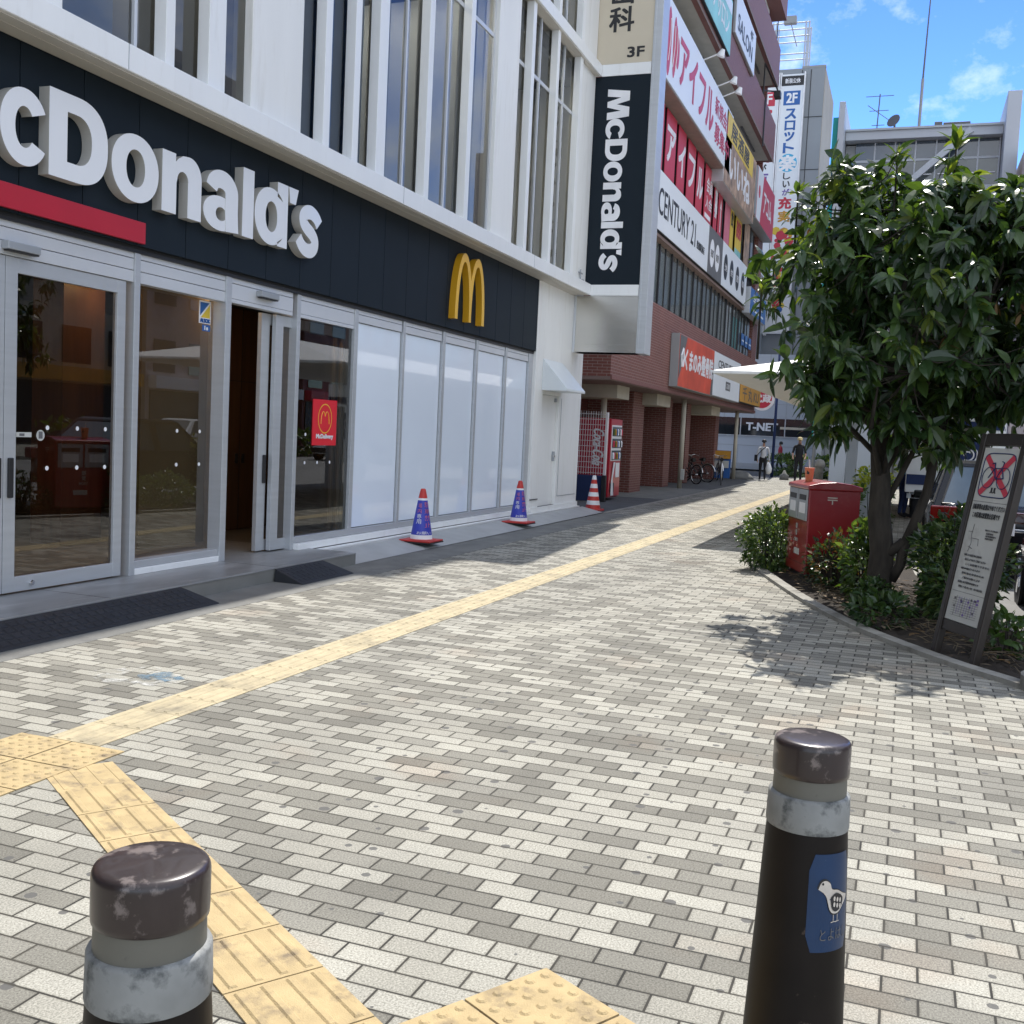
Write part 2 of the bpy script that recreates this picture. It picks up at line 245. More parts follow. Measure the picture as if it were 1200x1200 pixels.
M['cone_red'] = mat('red_cone_plastic', (.50, .035, .028), .45, var=.1, scale=6)
M['pink'] = mat('faded_pink_print', (.60, .16, .22), .5)
M['board_frame'] = mat('brown_bronze_post', (.030, .023, .019), .38, metal=.3, var=.2, scale=6)
M['paper'] = mat('weathered_notice_sheet', (.50, .505, .48), .55, var=.06, scale=4, dirt=(.30, .28, .26), dscale=3, dlo=.56, dhi=.75)
M['ink_g'] = mat('faded_grey_ink', (.12, .12, .125), .6)
M['purple'] = mat('purple_ink', (.16, .10, .36), .5)
M['car_dark'] = mat('dark_car_paint', (.008, .009, .011), .12, var=.05, coat=.0, spec=.3)
M['car_red'] = mat('maroon_car_paint', (.075, .008, .012), .2, var=.05, coat=.8)
M['car_white'] = mat('white_car_paint', (.72, .73, .74), .25, var=.03, coat=.6)
M['car_glass'] = mat('car_glass', (.05, .075, .10), .04, spec=1.0)
M['tail'] = mat('red_tail_lamp', (.15, .005, .005), .12, coat=.2)
M['chrome'] = mat('chrome', (.8, .8, .82), .12, metal=1)
M['skin'] = mat('skin', (.42, .24, .16), .55)
M['hair'] = mat('dark_hair', (.014, .012, .012), .6)
M['cloth_w'] = mat('pale_grey_shirt', (.52, .53, .55), .8, var=.08, scale=9)
M['cloth_k'] = mat('black_cloth', (.014, .014, .017), .85, var=.1, scale=9)
M['cloth_r'] = mat('red_shirt', (.38, .03, .05), .8)
M['cloth_b'] = mat('light_blue_shirt', (.06, .30, .50), .8)
M['cloth_n'] = mat('navy_cloth', (.015, .03, .10), .85)
M['cap_y'] = mat('cream_cap', (.66, .54, .28), .75)
M['cap_w'] = mat('white_cap', (.75, .75, .74), .75)
M['bag'] = mat('white_plastic_bag', (.70, .71, .72), .4)
M['orange'] = mat('orange_paper_cup', (.72, .22, .10), .5)
M['tower'] = mat('blue_grey_concrete_panel', (.255, .275, .295), .7, var=.10, scale=.4)
M['tower_s'] = mat('sandy_concrete', (.34, .31, .265), .75, var=.12, scale=.5)
M['fin'] = mat('pale_blue_grey_cladding', (.46, .49, .53), .5, var=.05, scale=.4)
M['far_grey'] = mat('mid_grey_cladding', (.30, .305, .31), .6, var=.08, scale=.5)
M['teal'] = mat('teal_panel', (.0, .30, .27), .5)
M['pinkwall'] = mat('pale_pink_wall', (.46, .40, .40), .6)
M['brown_bld'] = mat('dark_brown_cladding', (.10, .075, .06), .7, var=.2)
M['yellow'] = mat('yellow_print', (.70, .50, .05), .5)
M['amber'] = mat('amber_sign_panel', (.55, .27, .03), .5, var=.15, scale=1)
M['flyer'] = mat('mixed_poster_print', (.36, .24, .16), .5, var=.8, scale=2.5)
M['kuma'] = mat('orange_red_sign_panel', (.58, .075, .035), .5, var=.25, scale=1.2)
M['mint'] = mat('mint_sign_panel', (.25, .55, .55), .5, var=.2, scale=.8)
M['machine_red'] = mat('vending_red', (.42, .012, .03), .35, coat=.3)
M['mesh_w'] = mat('white_wire', (.70, .66, .66), .5)
M['spoke'] = mat('bicycle_metal', (.5, .5, .5), .3, metal=.9)
M['frame_k'] = mat('bicycle_frame', (.02, .022, .028), .4)
# ------------------------------------------------------------------ mesh helpers
class MB:
    """collects shapes and links them as ONE mesh object"""
    def __init__(s): s.v = []; s.f = []; s.m = []; s.mats = []
    def mi(s, m):
        if m not in s.mats: s.mats.append(m)
        return s.mats.index(m)
    def add(s, V, F, m):
        o = len(s.v); k = s.mi(m); s.v += [tuple(map(float, p)) for p in V]
        for f in F: s.f.append([i+o for i in f]); s.m.append(k)
        return s
    def box(s, x0, x1, y0, y1, z0, z1, m):
        V = [(x0, y0, z0), (x1, y0, z0), (x1, y1, z0), (x0, y1, z0), (x0, y0, z1), (x1, y0, z1), (x1, y1, z1), (x0, y1, z1)]
        return s.add(V, [(0, 3, 2, 1), (4, 5, 6, 7), (0, 1, 5, 4), (1, 2, 6, 5), (2, 3, 7, 6), (3, 0, 4, 7)], m)
    def obox(s, c, u, v, n, hu, hv, hn, m):
        c, u, v, n = Vector(c), Vector(u), Vector(v), Vector(n); V = []
        for k in (-1, 1):
            for a, b in ((-1, -1), (1, -1), (1, 1), (-1, 1)): V.append(c+u*hu*a+v*hv*b+n*hn*k)
        return s.add(V, [(0, 3, 2, 1), (4, 5, 6, 7), (0, 1, 5, 4), (1, 2, 6, 5), (2, 3, 7, 6), (3, 0, 4, 7)], m)
    def quad(s, a, b, c, d, m): return s.add([a, b, c, d], [(0, 1, 2, 3)], m)
    def prism(s, P, z0, z1, m, mside=None):
        n = len(P); V = [(x, y, z0) for x, y in P]+[(x, y, z1) for x, y in P]
        s.add(V, [list(range(n-1, -1, -1)), list(range(n, 2*n))], m)
        return s.add(V, [(i, (i+1) % n, n+(i+1) % n, n+i) for i in range(n)], mside or m)
    def ext(s, P, o, u, v, n, d, m):
        """planar outline P in frame o,u,v, thickened by d along n"""
        o, u, v, n = Vector(o), Vector(u), Vector(v), Vector(n); k = len(P)
        V = [o+u*a+v*b for a, b in P]+[o+u*a+v*b+n*d for a, b in P]
        return s.add(V, [list(range(k-1, -1, -1)), list(range(k, 2*k))]+[(i, (i+1) % k, k+(i+1) % k, k+i) for i in range(k)], m)
    def tube(s, pts, r, m, n=8, cap=True):
        pts = [Vector(p) for p in pts]; rs = r if isinstance(r, (list, tuple)) else [r]*len(pts); V = []; F = []
        d0 = (pts[1]-pts[0]).normalized(); a = d0.orthogonal().normalized()
        for i, p in enumerate(pts):
            d = (pts[min(i+1, len(pts)-1)]-pts[max(i-1, 0)]).normalized()
            a = (a-d*a.dot(d)).normalized(); b = d.cross(a)
            for k in range(n):
                t = 2*math.pi*k/n; V.append(p+(a*math.cos(t)+b*math.sin(t))*rs[i])
        for i in range(len(pts)-1):
            for k in range(n): F.append((i*n+k, i*n+(k+1) % n, (i+1)*n+(k+1) % n, (i+1)*n+k))
        if cap: F.append(list(range(n-1, -1, -1))); F.append([(len(pts)-1)*n+k for k in range(n)])
        return s.add(V, F, m)
    def lathe(s, prof, c, m, n=32, axis=None, cap=True):
        """profile of (r, h); m may be a list with one material per step"""
        c = Vector(c); ax = Vector(axis or (0, 0, 1)).normalized(); a = ax.orthogonal().normalized(); b = ax.cross(a)
        k = len(prof); V = []
        for r, h in prof:
            for i in range(n):
                t = 2*math.pi*i/n; V.append(c+ax*h+(a*math.cos(t)+b*math.sin(t))*r)
        for j in range(k-1):
            mm = m[j] if isinstance(m, list) else m
            o = len(s.v) if j == 0 else o
            if j == 0: s.v += [tuple(p) for p in V]
            q = s.mi(mm)
            for i in range(n): s.f.append([o+j*n+i, o+j*n+(i+1) % n, o+(j+1)*n+(i+1) % n, o+(j+1)*n+i]); s.m.append(q)
        if cap:
            q = s.mi(m[-1] if isinstance(m, list) else m); s.f.append([o+(k-1)*n+i for i in range(n)]); s.m.append(q)
            q = s.mi(m[0] if isinstance(m, list) else m); s.f.append([o+i for i in range(n-1, -1, -1)]); s.m.append(q)
        return s
    def build(s, name, parent=None, bevel=0, smooth=False, seg=2, base=None):
        me = bpy.data.meshes.new(name); V = s.v
        if parent is not None and base is None: base = tuple(parent.location) if parent.parent is None else WB.get(parent.name, (0, 0, 0))
        if base is None: base = (0, 0, 0)
        bx, by, bz = base
        me.from_pydata([(x-bx, y-by, z-bz) for x, y, z in V], [], s.f); me.update()
        for m in s.mats: me.materials.append(M[m])
        me.polygons.foreach_set('material_index', s.m)
        if smooth: me.polygons.foreach_set('use_smooth', [True]*len(me.polygons))
        o = bpy.data.objects.new(name, me); col.objects.link(o)
        if parent is not None: o.parent = parent; WB[o.name] = base
        else: o.location = base; WB[o.name] = base
        if bevel:
            b = o.modifiers.new('edge', 'BEVEL'); b.width = bevel; b.segments = seg; b.limit_method = 'ANGLE'; b.angle_limit = R(40); b.harden_normals = False
        return o
WB = {}
def thing(name, label, cat, loc=(0, 0, 0), group=None):
    o = bpy.data.objects.new(name, None); col.objects.link(o); o.location = loc; o.empty_display_size = .1
    o['label'] = label; o['category'] = cat
    if group: o['group'] = group
    return o
def tag(o, label, cat, group=None):
    o['label'] = label; o['category'] = cat
    if group: o['group'] = group
    return o
def struct(o, kind='structure'): o['kind'] = kind; return o
def children_of(o): return [c for c in bpy.data.objects if c.parent == o]
def dup(root, loc, rotz=0, label=None, scale=1):
    def cp(o, p):
        c = o.copy(); col.objects.link(c); c.parent = p
        if p is not None: c.matrix_parent_inverse = o.matrix_parent_inverse.copy()
        for ch in kids.get(o.name, []): cp(ch, c)
        return c
    kids = {}
    for o in bpy.data.objects:
        if o.parent: kids.setdefault(o.parent.name, []).append(o)
    r = cp(root, None); r.location = loc; r.rotation_euler = (0, 0, rotz); r.scale = (scale,)*3
    if label: r['label'] = label
    return r

# ---- text: outlines of Blender's built-in face, laid on a plane
TXT = {}
def text_geo(s, res=3):
    if s in TXT: return TXT[s]
    c = bpy.data.curves.new('lettering', 'FONT'); c.body = s; c.size = 1; c.resolution_u = res
    o = bpy.data.objects.new('lettering', c); col.objects.link(o)
    dg = bpy.context.evaluated_depsgraph_get(); e = o.evaluated_get(dg); me = e.to_mesh()
    V = [(v.co.x, v.co.y) for v in me.vertices]; F = [list(p.vertices) for p in me.polygons]
    e.to_mesh_clear(); bpy.data.objects.remove(o); bpy.data.curves.remove(c)
    if not V: V = [(0, 0), (1, 0), (1, 1)]; F = []
    a = np.array(V); lo = a.min(0); hi = a.max(0)
    TXT[s] = ((a-lo)/(hi-lo+1e-9), F, float((hi-lo)[0]/((hi-lo)[1]+1e-9))); return TXT[s]
def text(mb, s, o, u, v, n, W, H, m, bold=0.0, lift=.0015, keep=False):
    """writes s with its lower left at o, filling W x H; bold = extra stroke as a share of H, made from shifted copies a hair apart"""
    V, F, asp = text_geo(s); o, u, v, n = Vector(o), Vector(u), Vector(v), Vector(n)
    if keep: W = H*asp
    st = [(0, 0)] if not bold else [(dx, dy) for dx in (-1, 0, 1) for dy in (-.7, .7)]
    for i, (dx, dy) in enumerate(st):
        oo = o+n*(lift+.0007*i)+u*(dx*bold*H*.5)+v*(dy*bold*H*.5)
        mb.add([oo+u*(x*W)+v*(y*H) for x, y in V], F, m)
    return W
X_, Y_, Z_ = Vector((1, 0, 0)), Vector((0, 1, 0)), Vector((0, 0, 1))

# ---- heavy grotesque letters as outlines (unit: capital height 1)
def arc(cx, cy, rx, ry, a0, a1, n=22, e=1.0):
    P = []
    for i in range(n+1):
        t = R(a0+(a1-a0)*i/n); c, s_ = math.cos(t), math.sin(t)
        P.append((cx+rx*math.copysign(abs(c)**e, c), cy+ry*math.copysign(abs(s_)**e, s_)))
    return P
def stroke(P, w):
    P = [Vector((x, y, 0)) for x, y in P]; l, r = [], []
    for i, p in enumerate(P):
        d = (P[min(i+1, len(P)-1)]-P[max(i-1, 0)]).normalized(); q = Vector((-d.y, d.x, 0))
        ww = w[i] if isinstance(w, list) else w
        l.append(p+q*ww/2); r.append(p-q*ww/2)
    return [(p.x, p.y) for p in l]+[(p.x, p.y) for p in reversed(r)]
def smooth_path(P, n=10):
    out = []
    for i in range(len(P)-1):
        p0, p1, p2, p3 = P[max(i-1, 0)], P[i], P[i+1], P[min(i+2, len(P)-1)]
        for k in range(n):
            t = k/n
            out.append(tuple(.5*((2*b)+(c-a)*t+(2*a-5*b+4*c-d)*t*t+(3*b-a-3*c+d)*t**3) for a, b, c, d in zip(p0, p1, p2, p3)))
    return out+[P[-1]]
def glyph(ch):
    """list of (outer, [holes]) pieces"""
    if ch == 'M': return [([(0, 0), (.10, 1), (.44, 1), (.56, .42), (.68, 1), (1.02, 1), (1.12, 0), (.86, 0), (.80, .62), (.66, 0), (.46, 0), (.32, .62), (.26, 0)], [])]
    if ch == 'D': return [([(0, 0)]+arc(.46, .5, .52, .5, -90, 90, 30, .86)+[(0, 1)], [[(.29, .21)]+arc(.44, .5, .26, .29, -90, 90, 24, .86)+[(.29, .79)]])]
    if ch == 'o': return [(arc(.44, .425, .44, .44, 0, 359, 44, .96), [arc(.44, .425, .175, .245, 0, 359, 36, .94)])]
    if ch == 'c':
        o = arc(.44, .425, .44, .44, 30, 330, 40, .97); i = arc(.44, .425, .17, .235, 322, 38, 30, .95)
        return [(o+i, [])]
    if ch == 'n': return [([(0, 0), (0, .85), (.27, .85), (.27, .74)]+[(.33, .80), (.42, .855), (.54, .87)]+arc(.56, .58, .26, .29, 85, 0, 12)+[(.82, 0), (.53, 0), (.53, .50)]+arc(.42, .50, .115, .13, 0, 180, 12)+[(.29, .45), (.29, 0)], [])]
    if ch == 'l': return [([(0, 0), (0, 1), (.29, 1), (.29, 0)], [])]
    if ch == 'd': return [(arc(.42, .425, .42, .44, 40, 322, 40, .96)+[(.61, .06), (.61, 0), (.88, 0), (.88, 1), (.59, 1), (.59, .77)], [arc(.44, .425, .155, .235, 0, 359, 36, .92)])]
    if ch == "'": return [([(.02, 1), (.32, 1), (.24, .72), (.06, .72)], [])]
    if ch == 'a':
        top = smooth_path([(.165, .60), (.21, .70), (.30, .755), (.41, .765), (.52, .73), (.60, .64), (.615, .52), (.615, .3), (.64, 0)], 7)
        w = [.24+.05*min(1, i/24) for i in range(len(top))]
        return [(stroke(top, w), []), (arc(.36, .24, .36, .265, 0, 359, 36, .95), [arc(.385, .235, .115, .105, 0, 359, 24, .95)])]
    if ch == 's':
        p = smooth_path([(.74, .60), (.63, .70), (.47, .755), (.31, .735), (.20, .655), (.21, .555), (.33, .475), (.49, .405), (.60, .31), (.59, .195), (.47, .115), (.31, .11), (.17, .165), (.06, .27)], 6)
        return [(stroke(p, .235), [])]
def letter_geo(ch, d, bev):
    """3-D letter in its own box: x, y normalised to 0..1 of the outline, thickness d"""
    V, F = [], []
    allp = [p for o, h in glyph(ch) for p in o]; lo = (min(p[0] for p in allp), min(p[1] for p in allp)); hi = (max(p[0] for p in allp), max(p[1] for p in allp))
    for k, (o, hs) in enumerate(glyph(ch)):
        c = bpy.data.curves.new('letter', 'CURVE'); c.dimensions = '2D'; c.fill_mode = 'BOTH'; c.extrude = .5; c.bevel_depth = 0
        for lp in [o]+hs:
            sp = c.splines.new('POLY'); sp.points.add(len(lp)-1); sp.use_cyclic_u = True
            for q, (x, y) in zip(sp.points, lp): q.co = (x, y, 0, 1)
        ob = bpy.data.objects.new('letter', c); col.objects.link(ob)
        e = ob.evaluated_get(bpy.context.evaluated_depsgraph_get()); me = e.to_mesh()
        off = len(V)
        for v in me.vertices:
            V.append(((v.co.x-lo[0])/(hi[0]-lo[0]), (v.co.y-lo[1])/(hi[1]-lo[1]), (v.co.z+.5)*d*(1-.03*k)))
        for p in me.polygons: F.append(([i+off for i in p.vertices], abs(p.normal.z) > .5))
        e.to_mesh_clear(); bpy.data.objects.remove(ob); bpy.data.curves.remove(c)
    return V, F
def put_letter(mb, ch, o, u, v, n, W, H, d, mf, ms):
    V, F = letter_geo(ch, d, 0); o, u, v, n = Vector(o), Vector(u), Vector(v), Vector(n)
    P = [o+u*(x*W)+v*(y*H)+n*z for x, y, z in V]
    off = len(mb.v); mb.v += [tuple(p) for p in P]; a, b = mb.mi(mf), mb.mi(ms)
    for f, front in F: mb.f.append([i+off for i in f]); mb.m.append(a if front else b)
# ================================================================== the setting
# road level is 0.10 below the pavement
g = MB(); g.quad((-300, -400, -.10), (900, -400, -.10), (900, 500, -.10), (-300, 500, -.10), 'asphalt')
struct(g.build('road'))
KERB = [(7.0, -1.25), (7.74, -.82), (8.37, -.33), (9.47, .32), (10.51, .76), (11.67, 1.17), (13.17, 1.64), (13.9, 1.83), (14.34, 1.91), (14.8, 1.94), (15.25, 1.86), (15.6, 1.55), (15.75, 1.1)]
ROADK = [(-20, -1.4), (7.0, -1.4), (8.5, -1.3), (10.2, -1.0), (12.5, -.5), (14.2, -.2), (15.9, -.12), (58, -.12)]
def spline(P, n=6): return [tuple(p) for p in smooth_path(P, n)]
KS = spline(KERB)
# pavement slab, cut by the planting bed on the street side
pv = MB()
P = [(-20, -1.4), (7.0, -1.4)] + KS + [(15.9, .6), (15.9, -.12), (58, -.12), (58, 5.62), (20.62, 5.62), (20.62, 5.07), (-20, 5.07)]
pv.prism(P, -.3, 0, 'paver', 'kerb')
struct(pv.build('pavement'))
# street kerb along the road
kb = MB()
for a, b in zip(ROADK, ROADK[1:]):
    a, b = Vector((*a, 0)), Vector((*b, 0)); d = (b-a).normalized(); q = Vector((d.y, -d.x, 0))
    kb.add([a, b, b+q*.16, a+q*.16, a+Vector((0, 0, -.3)), b+Vector((0, 0, -.3)), b+q*.18+Vector((0, 0, -.3)), a+q*.18+Vector((0, 0, -.3))], [(0, 3, 2, 1), (3, 7, 6, 2), (0, 4, 7, 3), (1, 2, 6, 5), (0, 1, 5, 4)], 'kerb')
struct(kb.build('street_kerb'))
# raised kerb round the planting bed, made of short stones
bk = MB()
L0 = 0
pts = [Vector((x, y, 0)) for x, y in KS]
inner, outer = [], []
for i, p in enumerate(pts):
    d = (pts[min(i+1, len(pts)-1)]-pts[max(i-1, 0)]).normalized(); q = Vector((d.y, -d.x, 0)); inner.append(p+q*.115); outer.append(p)
for i in range(len(pts)-1):
    a, b, c, d = outer[i], outer[i+1], inner[i+1], inner[i]
    f = .02 if i % 4 == 3 else 0
    b2 = a+(b-a)*(1-f); c2 = d+(c-d)*(1-f)
    h = .035; lo = Vector((0, 0, -.25)); up = Vector((0, 0, h))
    bk.add([a+lo, b2+lo, c2+lo, d+lo, a+up, b2+up, c2+up, d+up], [(4, 7, 6, 5), (0, 4, 5, 1), (1, 5, 6, 2), (2, 6, 7, 3), (3, 7, 4, 0)], 'kerb')
struct(bk.build('bed_kerb'))
# soil in the bed
sb = MB()
loop = [(p.x, p.y) for p in inner] + [(15.9, .6), (15.9, -.12), (14.2, -.2), (12.5, -.5), (10.2, -1.0), (8.5, -1.3), (7.0, -1.4)]
cen = (11.5, .2)
rings = [1.0, .75, .45, .2]
V = []; n = len(loop)
for k, s in enumerate(rings):
    for x, y in loop:
        z = .0 + .06*(1-s) + (.03*math.sin(x*9)*math.cos(y*7) if 0 < k else 0)
        V.append((cen[0]+(x-cen[0])*s, cen[1]+(y-cen[1])*s, z))
V.append((*cen, .06)); F = []
for k in range(len(rings)-1):
    for i in range(n): F.append((k*n+i, k*n+(i+1) % n, (k+1)*n+(i+1) % n, (k+1)*n+i))
for i in range(n): F.append(((len(rings)-1)*n+i, (len(rings)-1)*n+(i+1) % n, len(V)-1))
sb.add(V, F, 'soil'); struct(sb.build('planting_soil', smooth=True))
# concrete gutter strip and light tile slope along the shop, asphalt apron further on
gs = MB(); gs.box(-20, 20.62, 5.07, 5.60, -.25, .003, 'concrete')
struct(gs.build('gutter_strip', bevel=.003))
gl = MB(); gl.add([(10.36, 5.60, .006), (20.62, 5.62, .012), (20.62, 6.06, .10), (10.36, 6.06, .10)], [(0, 1, 2, 3)], 'light_tile')
for x in (12.2, 14.3, 16.4, 18.5): gl.box(x, x+.012, 5.61, 5.62, .004, .010, 'seam')
struct(gl.build('ramp_paving'))
ap = MB(); ap.box(20.62, 58, 5.62, 14, -.25, .004, 'apron')
ap.add([(26.5, 5.66, .009), (33.2, 5.66, .009), (33.2, 8.0, .009), (26.5, 8.0, .009)], [(0, 1, 2, 3)], 'concrete')
ap.add([(20.62, 5.52, .009), (47, 5.52, .009), (47, 5.64, .009), (20.62, 5.64, .009)], [(0, 1, 2, 3)], 'kerb')
struct(ap.build('apron'))
# far side of the street and its crossing
fs = MB(); fs.box(-80, 48, -26, -13.5, -.3, .02, 'paver'); struct(fs.build('far_pavement'))
# tactile paving: ribbed strip along the street
tp = MB()
x = 3.90; k = 0
while x < 56:
    y0 = 3.41 - .0019*(x-3.9); m = 'tactile'
    tp.box(x+.002, x+.298, y0, y0+.30, -.02, .004, m)
    for j in range(4):
        yy = y0+.0375+j*.075
        tp.add([(x+.012, yy-.014, .004), (x+.288, yy-.014, .004), (x+.288, yy+.014, .004), (x+.012, yy+.014, .004), (x+.018, yy-.008, .0095), (x+.282, yy-.008, .0095), (x+.282, yy+.008, .0095), (x+.018, yy+.008, .0095)],
               [(4, 5, 6, 7), (0, 1, 5, 4), (1, 2, 6, 5), (2, 3, 7, 6), (3, 0, 4, 7)], m)
    x += .30
def tile(cx, cy, ang, kind, m, s=.148, z=0):
    u = Vector((math.cos(ang), math.sin(ang), 0)); v = Vector((-u.y, u.x, 0)); c = Vector((cx, cy, z))
    tp.obox(c+Vector((0, 0, -.008)), u, v, Z_, s, s, .0135, m)
    z0 = .0055+z
    if kind == 'bar':
        for j in range(4):
            b = c+v*(-.1125+.075*j)+Vector((0, 0, z0))
            tp.add([b-u*.136-v*.014, b+u*.136-v*.014, b+u*.136+v*.014, b-u*.136+v*.014, b-u*.130-v*.008+Z_*.005, b+u*.130-v*.008+Z_*.005, b+u*.130+v*.008+Z_*.005, b-u*.130+v*.008+Z_*.005],
                   [(4, 5, 6, 7), (0, 1, 5, 4), (1, 2, 6, 5), (2, 3, 7, 6), (3, 0, 4, 7)], m)
    else:
        for a in range(5):
            for b in range(5):
                q = c+u*(-.116+.058*a)+v*(-.116+.058*b)
                ring = [q+u*(.017*math.cos(t))+v*(.017*math.sin(t))+Z_*z0 for t in np.linspace(0, 2*math.pi, 9)[:-1]]
                r2 = [q+u*(.010*math.cos(t))+v*(.010*math.sin(t))+Z_*(z0+.005) for t in np.linspace(0, 2*math.pi, 9)[:-1]]
                tp.add(ring+r2, [(i, (i+1) % 8, 8+(i+1) % 8, 8+i) for i in range(8)]+[list(range(8, 16))], m)
tile(3.745, 3.405, 0, 'dot', 'tactile_b'); tile(3.745, 3.712, 0, 'dot', 'tactile_b')
for i in range(5): tile(3.438-.305*i, 3.435, 0, 'dot', 'tactile_b'); tile(3.438-.305*i, 3.74, 0, 'dot', 'tactile_b')
# diagonal strip from the corner down to the bollards
ang = math.atan2(-.832, -.555); du = Vector((math.cos(ang), math.sin(ang), 0)); dv = Vector((-du.y, du.x, 0))
s0 = Vector((2.3158*1.55, 1.9045*1.55, 0)) - (Vector((.1504, -.1125, 0)).normalized())*.15
for i in range(-1, 8):
    c = s0+du*(.15+.302*i)+Z_*(0 if i >= 0 else -.003)
    tile(c.x, c.y, ang, 'bar', 'tactile_b', z=c.z)
ca = math.atan2(1.0275-.8745, 2.596-2.861); cu = Vector((math.cos(ca), math.sin(ca), 0)); cv = Vector((cu.y, -cu.x, 0))
if cv.x > 0: cv = -cv
c0 = Vector((2.861, .875, 0))
for a in range(4):
    for b in range(2):
        c = c0+cu*(.152+.304*a)+cv*(.152+.304*b)
        tile(c.x, c.y, ca, 'dot', 'tactile_b')
struct(tp.build('tactile_paving'))
# worn painted mark on the paving
q = MB()
def blob(cx, cy, a, b, n, z, m, k=.12):
    q.add([(cx+a*(1+k*math.sin(3*t+1)+k*math.sin(5*t))*math.cos(t), cy+b*(1+k*math.sin(4*t))*math.sin(t), z) for t in np.linspace(0, 2*math.pi, n+1)[:-1]], [list(range(n))], m)
blob(5.07, 4.14, .20, .31, 30, .0035, 'worn_w'); blob(5.12, 4.03, .10, .13, 24, .0045, 'worn_b', .2)
tag(q.build('pavement_marking'), 'worn white and blue painted mark on the paving before the shop doors', 'ground marking')
# ================================================================== the restaurant on the left
shop = thing('restaurant_building', 'white two-storey-fronted restaurant building with dark fascia, silver glazed front and white fins above', 'building', (12, 6.2, 0))
XL, XR = -14.0, 20.58
def part(mb, name, parent=shop, bevel=0, **k): return mb.build(name, parent, bevel, **k)
# end wall with the service door, body, roof
q = MB(); q.box(17.74, 18.20, 6.19, 6.5, -.1, 4.19, 'white_wall'); q.box(19.18, XR, 6.19, 6.5, -.1, 4.19, 'white_wall'); q.box(18.20, 19.18, 6.19, 6.5, 2.23, 4.19, 'white_wall'); q.box(18.20, 19.18, 6.19, 6.5, -.1, .19, 'white_wall')
q.box(XR-.3, XR-.001, 6.5, 16, -.1, 13, 'white_wall'); q.box(XL, XR-.3, 15.7, 16, -.1, 13, 'white_wall'); q.box(XL, XL+.3, 6.5, 15.7, -.1, 13, 'white_wall')
part(q, 'wall', bevel=.006)
q = MB(); q.box(17.74, 18.15, 6.175, 6.189, .34, .355, 'seam'); q.box(19.30, 20.45, 6.183, 6.1885, .35, .362, 'grey_metal'); q.box(19.30, 19.312, 6.183, 6.1885, .362, 2.2, 'grey_metal'); q.box(17.74, 20.57, 6.10, 6.188, .02, .115, 'white_wall'); q.box(17.74, 20.57, 6.155, 6.187, .117, .20, 'white_wall')
part(q, 'wall_trim')
q = MB(); q.box(XL, XR, 6.5, 15.7, 12.9, 13.1, 'far_grey'); part(q, 'roof')
q = MB()
for z in (4.19, 8.25, 12.3): q.box(XL, XR-.305, 6.22, 15.69, z+.02, z+.2, 'room_ceil')
part(q, 'floor_slab')
# ledges with their soffit boards
for z in (4.194, 8.25, 12.30):
    q = MB(); q.box(XL, 19.775, 5.87, 6.14, z, z+.205, 'white_metal')
    part(q, 'ledge', bevel=.006)
    q = MB(); q.box(XL, 19.70, 5.90, 6.19, z-.012, z-.002, 'soffit'); q.box(XL, 19.70, 6.02, 6.03, z-.016, z-.012, 'soffit_b' if False else 'soffit')
    part(q, 'soffit')
q = MB()
for x in (-2.6, 2.2, 6.9, 11.72, 16.5): q.box(x, x+.006, 5.8675, 5.872, 4.20, 4.396, 'grey_metal')
part(q, 'ledge_joint')
# dark fascia of upright panels
q = MB()
k = -16; x = 6.157+.64*k
while x < 19.2:
    x1 = min(x+.64, 19.26)
    q.box(x+.004, x1-.004, 6.20, 6.235, 2.955, 4.185, 'navy'); x += .64
q.box(XL+.2, 19.25, 6.236, 6.26, 2.93, 4.19, 'seam')
part(q, 'fascia_panel', bevel=.003)
q = MB(); q.box(XL, 19.24, 6.238, 6.42, 2.90, 2.94, 'black'); part(q, 'fascia_flashing')
# the entrance step
q = MB(); q.box(-8, 10.36, 5.60, 9.0, -.2, .118, 'stone_d')
q.box(-8, 10.352, 5.592, 9.0, .1185, .135, 'stone')
part(q, 'entrance_step', bevel=.004)
q = MB()
for x in (-.4, 1.9, 4.2, 6.5, 8.8): q.box(x, x+.004, 5.6, 6.3, .1352, .136, 'seam')
part(q, 'step_joint')
# header panels above the glazing
q = MB()
seg = [(-3.2, 2.4), (2.47, 4.93), (5.0, 7.474), (7.546, 8.77), (8.86, 9.98), (10.12, 11.327), (11.411, 12.60), (12.69, 13.87), (14.0, 15.11), (15.24, 16.37), (16.5, 17.52)]
for i, (a, b) in enumerate(seg):
    if i < 4: zs = [(2.655, 2.75), (2.756, 2.85), (2.856, 2.92)]
    elif i < 6: zs = [(2.662, 2.70), (2.703, 2.845), (2.851, 2.92)]
    else: zs = [(2.757, 2.846), (2.852, 2.92)]
    for z0, z1 in zs: q.box(a, b, 6.26, 6.36, z0, z1, 'alu_l')
part(q, 'header_panel', bevel=.003)
# silver posts, each reaching from step to fascia
for a, b in ((-3.28, -3.2), (2.4, 2.47), (7.474, 7.546), (8.77, 8.86), (9.98, 10.12)):
    q = MB(); q.box(a+(.07 if a > 9.9 else 0), b, 6.245, 6.44, .135, 2.925, 'alu'); part(q, 'post', bevel=.004)
for a, b in ((11.327, 11.411), (12.625, 12.69), (13.895, 13.98), (15.135, 15.215), (16.39, 16.47), (17.53, 17.735)):
    q = MB(); q.box(a, b, 6.245, 6.40, .19, 2.925, 'alu'); part(q, 'post', bevel=.004)
